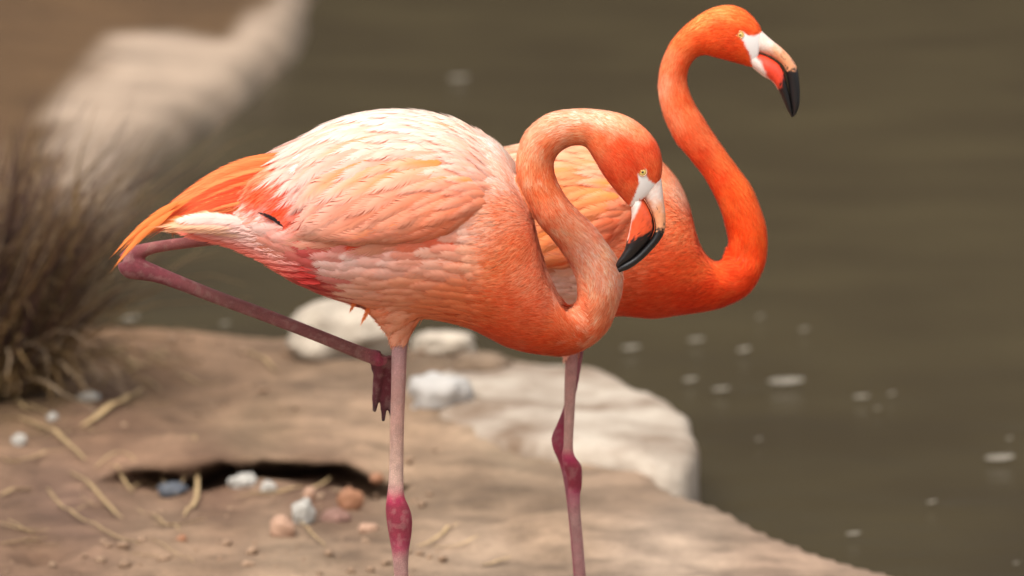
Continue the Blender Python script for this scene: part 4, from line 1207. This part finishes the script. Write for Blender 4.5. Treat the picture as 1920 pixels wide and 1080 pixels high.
# ------------------------------------------------------------------ stones, straw, plants, litter
ico = bmesh.new(); bmesh.ops.create_icosphere(ico, subdivisions=4, radius=1.0)
ICO_V = np.array([v.co[:] for v in ico.verts]); ICO_F = np.array([[v.index for v in f.verts] for f in ico.faces]); ico.free()
ico = bmesh.new(); bmesh.ops.create_icosphere(ico, subdivisions=1, radius=1.0)
ICO1_V = np.array([v.co[:] for v in ico.verts]); ICO1_F = np.array([[v.index for v in f.verts] for f in ico.faces]); ico.free()

def stone(name, px, py_base, wpx, hpx, depth_k, mat, seed, rough=0.25, sink=0.25, rotz=0.0, boxy=0.0, flat_top=0.0):
    """py_base: where its front foot meets the ground; width and height as they show in pixels"""
    b = on_ground(px, py_base)
    sc = FPX / math.hypot(b[1], CAM_H - b[2])
    rx, rz = wpx / sc / 2, hpx / sc * 0.5 / (1 - sink * 0.5)
    ry = rx * depth_k
    v = ICO_V.copy()
    if boxy:
        v = np.sign(v) * np.abs(v) ** (1 - boxy)
    o = np.array([seed * 3.7, seed * 1.3, seed * 7.1])
    dd = (fbm(v + o, 1.3, 2, seed) - 0.5) * 2 * rough + (fbm(v + o, 4.5, 4, seed + 9) - 0.5) * (rough * 0.7 + 0.06)
    v = v * (1 + dd)[:, None]
    if flat_top:
        v[:, 2] = np.where(v[:, 2] > 1 - flat_top, 1 - flat_top + (v[:, 2] - 1 + flat_top) * 0.25, v[:, 2])
    c_, s_ = math.cos(rotz), math.sin(rotz)
    v = v @ np.array([[c_, s_, 0], [-s_, c_, 0], [0, 0, 1]]) * np.array([rx, ry, rz])
    loc = np.array([b[0], b[1] + ry * 0.8, b[2] + rz * (1 - sink)])
    me = mesh_data(name, v, ICO_F)
    o_ = add_obj(name, me, mat)
    o_.location = loc
    return o_

M_CREAM = flat_mat('cream_rock', lin('cdbda8') * 0.62, 0.9, 0.15, 0.30, 14, 0.9)
M_WHITE = flat_mat('white_rock', lin('d3cbc1') * 0.56, 0.85, 0.15, 0.2, 14, 0.8)
M_CHALK = flat_mat('chalk_stone', lin('d2cabd') * 0.56, 0.85, 0.15, 0.22, 90, 0.8)
M_BUFF = flat_mat('buff_pebble', lin('c79d80') * 0.62, 0.7, 0.3, 0.12, 60, 0.2)
M_ORANGE = flat_mat('orange_pebble', lin('b07a58') * 0.6, 0.7, 0.3, 0.15, 60, 0.2)
M_PINK = flat_mat('pink_pebble', lin('9c7464') * 0.6, 0.75, 0.3, 0.15, 60, 0.2)
M_SLATE = flat_mat('slate_pebble', lin('5d6066') * 0.6, 0.6, 0.4, 0.25, 60, 0.2)
M_DUN = flat_mat('dun_rock', lin('8f7862') * 0.6, 0.9, 0.15, 0.25, 14, 0.6)

tag(stone('rock', 632, 676, 225, 100, 0.8, M_CREAM, 3, 0.30, 0.35), 'large rounded cream rock at the water edge behind the folded leg', 'rock')
tag(stone('rock', 832, 668, 118, 42, 0.8, M_CREAM, 8, 0.22, 0.3, boxy=0.25), 'small flat cream rock under the belly of the pale flamingo', 'rock')
tag(stone('rock', 822, 772, 104, 66, 0.8, M_WHITE, 19, 0.42, 0.4, boxy=0.12, rotz=0.9), 'angular white rock just right of the standing leg', 'rock')
tag(stone('rock', 905, 700, 110, 36, 1.0, M_DUN, 21, 0.30, 0.4), 'low brown rock between the cream rocks and the pale ledge', 'rock')

# pale worn ledge: a thick rounded slab bedded in the bank
def ledge_slab(name, out_px, z0, H, mat, seed):
    pts = np.array([G(x, y, z0 + H * 0.6)[:2] for x, y in out_px])
    pts = np.vstack([pts, pts[:1]])
    ring = catmull(np.hstack([pts, np.zeros((len(pts), 1))]), 8)[:-1, :2]
    cen = ring.mean(0)
    rads = [0.0, 0.2, 0.4, 0.55, 0.68, 0.78, 0.86, 0.92, 0.96, 0.99, 1.01, 1.04, 1.06]
    hs_ = [1, 1, 1, 0.99, 0.97, 0.94, 0.88, 0.79, 0.67, 0.48, 0.2, -1.0, -3.2]
    m_ = len(ring); v = []
    for r_, h_ in zip(rads, hs_):
        q_ = cen + (ring - cen) * r_
        p3 = np.hstack([q_, np.full((m_, 1), z0 + H * h_)])
        p3[:, 2] += (fbm(p3, 7, 5, seed) - 0.5) * 0.045 * min(1, 1.3 - r_ * 0.6)
        p3[:, :2] += ((fbm(p3, 5, 3, seed + 4) - 0.5) * 0.05 * r_)[:, None]
        v.append(p3)
    v = np.vstack(v); n_ = len(rads)
    idx = np.arange(n_ * m_).reshape(n_, m_)
    qd = np.stack([idx[:-1], idx[1:], np.roll(idx[1:], -1, 1), np.roll(idx[:-1], -1, 1)], -1).reshape(-1, 4)
    loc = np.array([cen[0], cen[1], z0])
    o_ = add_obj(name, mesh_data(name, v - loc, qd[:, ::-1]), mat)
    o_.location = loc
    return o_
m, n, l, b, out = new_mat('ledge_rock')
tc = n.new('ShaderNodeTexCoord')
na = n.new('ShaderNodeTexNoise'); na.inputs['Scale'].default_value = 4.5; na.inputs['Detail'].default_value = 8; na.inputs['Roughness'].default_value = 0.6
nb_ = n.new('ShaderNodeTexNoise'); nb_.inputs['Scale'].default_value = 50; nb_.inputs['Detail'].default_value = 6
l.new(tc.outputs['Object'], na.inputs['Vector']); l.new(tc.outputs['Object'], nb_.inputs['Vector'])
cr = n.new('ShaderNodeValToRGB')
cr.color_ramp.elements[0].position = 0.36; cr.color_ramp.elements[1].position = 0.62
cr.color_ramp.elements[0].color = (*(lin('8e755f') * 0.6), 1); cr.color_ramp.elements[1].color = (*(lin('cfbfab') * 0.64), 1)
l.new(na.outputs['Fac'], cr.inputs['Fac']); l.new(cr.outputs[0], b.inputs['Base Color'])
b.inputs['Roughness'].default_value = 0.9; b.inputs['Specular IOR Level'].default_value = 0.15
bp = n.new('ShaderNodeBump'); bp.inputs['Strength'].default_value = 0.5; bp.inputs['Distance'].default_value = 0.01
l.new(nb_.outputs['Fac'], bp.inputs['Height']); l.new(bp.outputs[0], b.inputs['Normal'])
M_LEDGE = m
tag(ledge_slab('rock_ledge', [(820, 690), (920, 678), (1060, 688), (1180, 722), (1264, 764), (1303, 812), (1286, 858), (1235, 868), (1150, 856), (1050, 846), (960, 832), (880, 806), (820, 780), (790, 735)], -0.03, 0.045, M_LEDGE, 5),
    'broad pale cream rock ledge with rounded end jutting into the pond', 'rock')

def pebble(px, py, w, h, mat, seed, label, dk=0.9, rough=0.12):
    tag(stone('pebble', px, py, w, h, dk, mat, seed, rough + 0.14, 0.42), label, 'pebble', 'pebbles in the muddy hollow')
pebble(529, 1012, 46, 44, M_BUFF, 31, 'round buff pebble lying on the near rim of the muddy hollow')
pebble(570, 982, 46, 44, M_CHALK, 32, 'lumpy white pebble between the buff and the pinkish brown pebbles', rough=0.3)
pebble(628, 992, 54, 36, M_PINK, 33, 'pinkish brown oval pebble beside the lumpy white pebble')
pebble(657, 956, 46, 40, M_ORANGE, 34, 'orange brown pebble beside the standing leg of the pale flamingo')
pebble(455, 917, 54, 28, M_CHALK, 35, 'oblong white pebble in front of the dark undercut', rough=0.25)
pebble(504, 927, 30, 24, M_CHALK, 36, 'small round white pebble touching the long straw')
pebble(322, 935, 54, 30, M_SLATE, 37, 'dark slate blue pebble at the left end of the hollow', rough=0.2)
pebble(164, 754, 40, 16, M_CHALK, 38, 'flat white chip on the mud beside the broad straw blade', rough=0.3)
pebble(36, 836, 26, 24, M_CHALK, 39, 'small white stone near the curved straw left of the hollow', rough=0.3)
pebble(98, 790, 18, 14, M_CHALK, 40, 'tiny white chip left of the broad straw blade', rough=0.3)
pebble(580, 940, 24, 26, M_BUFF, 41, 'small pinkish buff pebble behind the lumpy white pebble')
pebble(690, 1000, 34, 18, M_BUFF, 42, 'flat tan pebble close to the red ankle joint of the standing leg')
pebble(340, 1018, 20, 14, M_ORANGE, 43, 'small rusty pebble on the mud below the slate blue pebble')
pebble(705, 905, 26, 18, M_ORANGE, 44, 'small rusty pebble under the right end of the undercut')

# loose crumbs of dry earth
rr = np.random.default_rng(4)
N_ = 2600
cx, cy = rr.uniform(-1.15, 0.75, N_), rr.uniform(8.3, 11.2, N_)
cz, cd, _, _ = land_height(cx, cy)
keep = (cd > 0.14) & (cx < -0.1) & (vnoise(np.stack([cx, cy, 0 * cx], -1), 4, 91) + rr.random(N_) * 0.3 > 0.72)
cx, cy, cz = cx[keep], cy[keep], cz[keep]
r_ = 0.002 + 0.009 * rr.random(len(cx)) ** 4
vv = ICO1_V[None] * rr.uniform(0.65, 1.35, (len(cx), len(ICO1_V), 1)) * (r_[:, None] * np.array([1, 1, 0.7]))[:, None]
vv = vv + np.stack([cx, cy, cz + r_ * 0.3], -1)[:, None]
ff = ICO1_F[None] + (np.arange(len(cx)) * len(ICO1_V))[:, None, None]
v_all, f_all = [vv.reshape(-1, 3)], [ff.reshape(-1, 3)]
M_CRUMB = flat_mat('earth_crumb', lin('a88a70') * 0.62, 0.95, 0.1, 0.35, 3)
tag(mesh_obj('gravel', np.vstack(v_all), np.vstack(f_all), M_CRUMB), 'loose crumbs of dry earth scattered over the bank', 'gravel', kind='stuff')

# straw
M_STRAW = flat_mat('dry_straw', lin('c9a878') * 0.72, 0.8, 0.3, 0.25, 40)
def ribbon(pts, wid, fold=0.35, m=None):
    """a thin folded grass blade with thickness: closed strip"""
    p = np.asarray(pts, float); n_ = len(p)
    t = nrm(np.gradient(p, axis=0))
    sd = np.cross(t, [0, 0, 1.0]); sd = np.where(np.linalg.norm(sd, axis=1, keepdims=True) < 0.05, np.array([[1.0, 0, 0]]), sd); sd = nrm(sd)
    up = np.cross(sd, t)
    w = np.asarray(wid)[:, None] / 2
    th = np.maximum(w * 0.25, 0.0003)
    v = np.stack([p - sd * w + up * w * fold, p + up * 0, p + sd * w + up * w * fold, p - up * th], 1).reshape(-1, 3)
    i = np.arange(n_ - 1)[:, None] * 4
    q = np.concatenate([i + np.array([a, b_, b_ + 4, a + 4]) for a, b_ in ((0, 1), (1, 2), (2, 3), (3, 0))])
    return v, q
def straw(px0, py0, px1, py1, bow, wpx, label, z=0.006):
    t = np.linspace(0, 1, 9)
    dx, dy = px1 - px0, py1 - py0
    ln = math.hypot(dx, dy)
    xs = px0 + dx * t - dy / ln * bow * np.sin(t * math.pi)
    ys = py0 + dy * t + dx / ln * bow * np.sin(t * math.pi)
    a0, a1, a2 = on_ground(xs[0], ys[0]), on_ground(xs[4], ys[4]), on_ground(xs[8], ys[8])
    a1 = 2 * a1 - (a0 + a2) / 2
    tt = t[:, None]
    pts = a0 * (1 - tt) ** 2 + 2 * a1 * tt * (1 - tt) + a2 * tt ** 2
    gz = np.array([ground_z(q_[0], q_[1]) for q_ in pts])
    pts[:, 2] = np.maximum(gz, np.convolve(np.pad(gz, 2, mode='edge'), np.ones(5) / 5, 'valid')) + z
    sc = FPX / pts[:, 1].mean()
    v, q = ribbon(pts, wpx / sc * (1 - 0.6 * np.abs(2 * t - 1) ** 3))
    loc = pts.mean(0)
    o_ = add_obj('straw', mesh_data('straw', v - loc, q), M_STRAW)
    o_.location = loc
    tag(o_, label, 'straw', 'straw littered over the mud')
LG = 'thin dry straw stalk lying loose on the brown mud'
straw(155, 792, 268, 736, 4, 16, 'broad pale straw blade lying slantwise beside a flat white chip')
straw(-10, 790, 160, 868, -18, 10, 'long curved straw bending down towards the dark undercut')
straw(345, 975, 366, 905, 14, 9, 'short hooked straw standing up beside the slate blue pebble', 0.008)
straw(470, 928, 622, 903, 6, 9, 'long straight straw lying across the hollow behind the white pebbles')
straw(440, 940, 540, 926, -3, 6, 'thin straw lying along the hollow in front of the oblong white pebble')
for a in ((0, 865, 40, 872, 2, 9), (130, 890, 230, 978, -10, 8), (0, 935, 60, 905, 3, 9), (90, 925, 180, 990, 6, 6), (170, 985, 260, 1030, 3, 6), (30, 745, 60, 775, 6, 9), (40, 710, 110, 735, -4, 8),
          (560, 985, 610, 1030, 3, 5), (780, 1010, 860, 990, 4, 7), (810, 1030, 900, 1022, 2, 6), (60, 690, 170, 680, 5, 8), (120, 670, 250, 662, -5, 9), (150, 690, 290, 682, 4, 7), (220, 670, 320, 690, 5, 7), (180, 655, 260, 690, -4, 7), (440, 660, 520, 700, 7, 7), (330, 700, 420, 720, 4, 6),
          (90, 780, 20, 760, 3, 7), (20, 880, 130, 850, -6, 6), (0, 990, 90, 1000, 5, 6), (880, 700, 960, 690, 3, 7), (250, 930, 200, 880, 4, 6), (900, 1065, 960, 1050, 4, 7), (240, 885, 330, 935, 6, 7)):
    straw(*a[:5], a[5] * 0.95, LG)

rs = random.Random(77)
for i in range(34):
    x, y = rs.uniform(-10, 330) ** 1.0, rs.uniform(640, 1040)
    if 225 < x and 830 < y < 905: continue
    a_, ln = rs.uniform(-0.5, 0.9), rs.uniform(35, 105)
    straw(x, y, x + ln * math.cos(a_), y + ln * math.sin(a_) * 0.5, rs.uniform(-6, 6), rs.uniform(2.5, 5), LG, 0.004)

# clump of dry grass at the left
def grass_clump(label):
    global ORIGIN
    base = on_ground(-62, 730)
    root = bpy.data.objects.new('grass_clump', None); COL.objects.link(root); root.location = base
    tag(root, label, 'grass')
    rg = random.Random(21)
    cols = [lin('5a403a') * .56, lin('70503f') * .58, lin('a98658') * .6, lin('c0a484') * .62, lin('7c5f4c') * .6, lin('5c4a34') * .6]
    mats = [flat_mat('grass_' + n_, c_, 0.8, 0.2, 0.25, 15) for n_, c_ in zip(('plum', 'umber', 'straw', 'pale', 'tan', 'olive'), cols)]
    stuff = {i: ([], [], 0) for i in range(6)}
    def blade(i, single):
        ang = rg.uniform(0, 2 * math.pi)
        rad = 0.15 * math.sqrt(rg.random())
        bx, by = math.cos(ang) * rad, math.sin(ang) * rad
        ln = rg.uniform(0.26, 0.60)
        lean = rg.uniform(0.1, 1.05) * (0.6 + rad * 4)
        da = ang + (rg.uniform(-0.7, 0.7) if rg.random() < 0.5 else rg.uniform(-3.1, 3.1))
        droop = rg.uniform(0.1, 1.3)
        mi = rg.choice([0, 0, 0, 0, 1, 1, 5, 5, 2]) if rg.random() < 0.62 else rg.choice([2, 3, 4, 2])
        if rg.random() < 0.28:                      # dead skirt leaves
            lean += 0.6; droop += 1.1; ln *= 0.6; mi = rg.choice([2, 3, 4, 2])
        t = np.linspace(0, 1, 8)
        a = 1.45 - lean * 0.55 - droop * t ** 1.6
        stp = ln / 7
        hx = np.concatenate([[0], np.cumsum(np.cos(a[:-1]) * stp)]); hz = np.concatenate([[0], np.cumsum(np.sin(a[:-1]) * stp)])
        pts = np.stack([bx + np.cos(da) * hx, by + np.sin(da) * hx, np.maximum(hz, -0.01 + 0.004 * rg.random())], -1)
        w = rg.choice([rg.uniform(0.0022, 0.004), rg.uniform(0.004, 0.0085)]) * (1 - 0.85 * t ** 2)
        wv_ = (np.cumsum(np.random.default_rng(rg.randrange(10 ** 6)).normal(0, 0.016, (8, 3)), 0)) * t[:, None]
        pts = pts + wv_ * np.array([1, 1, 0.6])
        v, q = ribbon(pts, w)
        return v, q, mi
    for i in range(220):
        v, q, mi = blade(i, True)
        add_obj('blade', mesh_data('blade', v, q), mats[mi], root)
    for i in range(2200):
        v, q, mi = blade(i, False)
        a, b_, k_ = stuff[mi]
        a.append(v); b_.append(q + k_); stuff[mi] = (a, b_, k_ + len(v))
    for i, (a, b_, k_) in stuff.items():
        if a: tag(add_obj('tangled_blades', mesh_data('blades', np.vstack(a), np.vstack(b_)), mats[i], root), kind='stuff')
grass_clump('dense tussock of dry purplish and straw coloured grass on the bank')

# litter floating on the pond
M_FLOAT = plumage_mat('floating_feather', 0.2)
def floater(px, py, wpx, ang, label):
    c_ = G(px, py, WATER_Z + 0.004)
    L = wpx / (FPX / c_[1]) * 1.2
    t = np.linspace(0, 1, 6)
    d = np.array([math.cos(ang), math.sin(ang), 0])
    R = (c_ + d * ((t - 0.5) * L)[:, None] + np.array([0, 0, 1.0]) * (0.006 + 0.25 * L * (t - 0.4) ** 2)[:, None])[None]
    N = np.repeat(nrm(np.array([0, -0.45, 1.0]))[None, None], 6, 1)
    f = build_feathers(R, N, np.array([L]), np.array([L * 0.15]), (lin('9a9080') * .62)[None], (lin('b8ae9e') * .66)[None], 'round', np.array([0.003]), -0.35)
    v, no, c2, fc_ = merge_feathers(f)
    o_ = add_obj('floating_feather', mesh_data('floating_feather', v - c_, fc_, c2, no), M_FLOAT)
    o_.location = c_
    tag(o_, label, 'feather', 'feathers floating on the pond')
FL = 'small white down feather floating on the murky pond'
floater(1475, 724, 62, 0.05, 'longest white feather floating on the pond, lying level, beyond the rock ledge')
floater(1183, 660, 32, 0.2, 'bright white feather floating just beyond the breast of the pale flamingo')
for a in ((1395, 664, 34, 0.9), (1294, 720, 30, 0.6), (1352, 738, 30, 0.1), (1507, 625, 18, 0.3), (1425, 601, 16, 0.8), (1615, 752, 28, -0.1), (1672, 746, 18, 0.8), (1645, 774, 12, 0.1), (1423, 832, 13, 0.4), (1893, 830, 14, 0.5), (1875, 868, 52, 0.1), (1747, 950, 18, 0.4),
          (245, 604, 34, 0.7), (422, 614, 18, 0.3), (860, 152, 34, 0.1), (1305, 645, 28, 0.0), (1600, 1010, 26, 0.1), (1905, 1065, 12, 0.4)):
    floater(*a, FL)
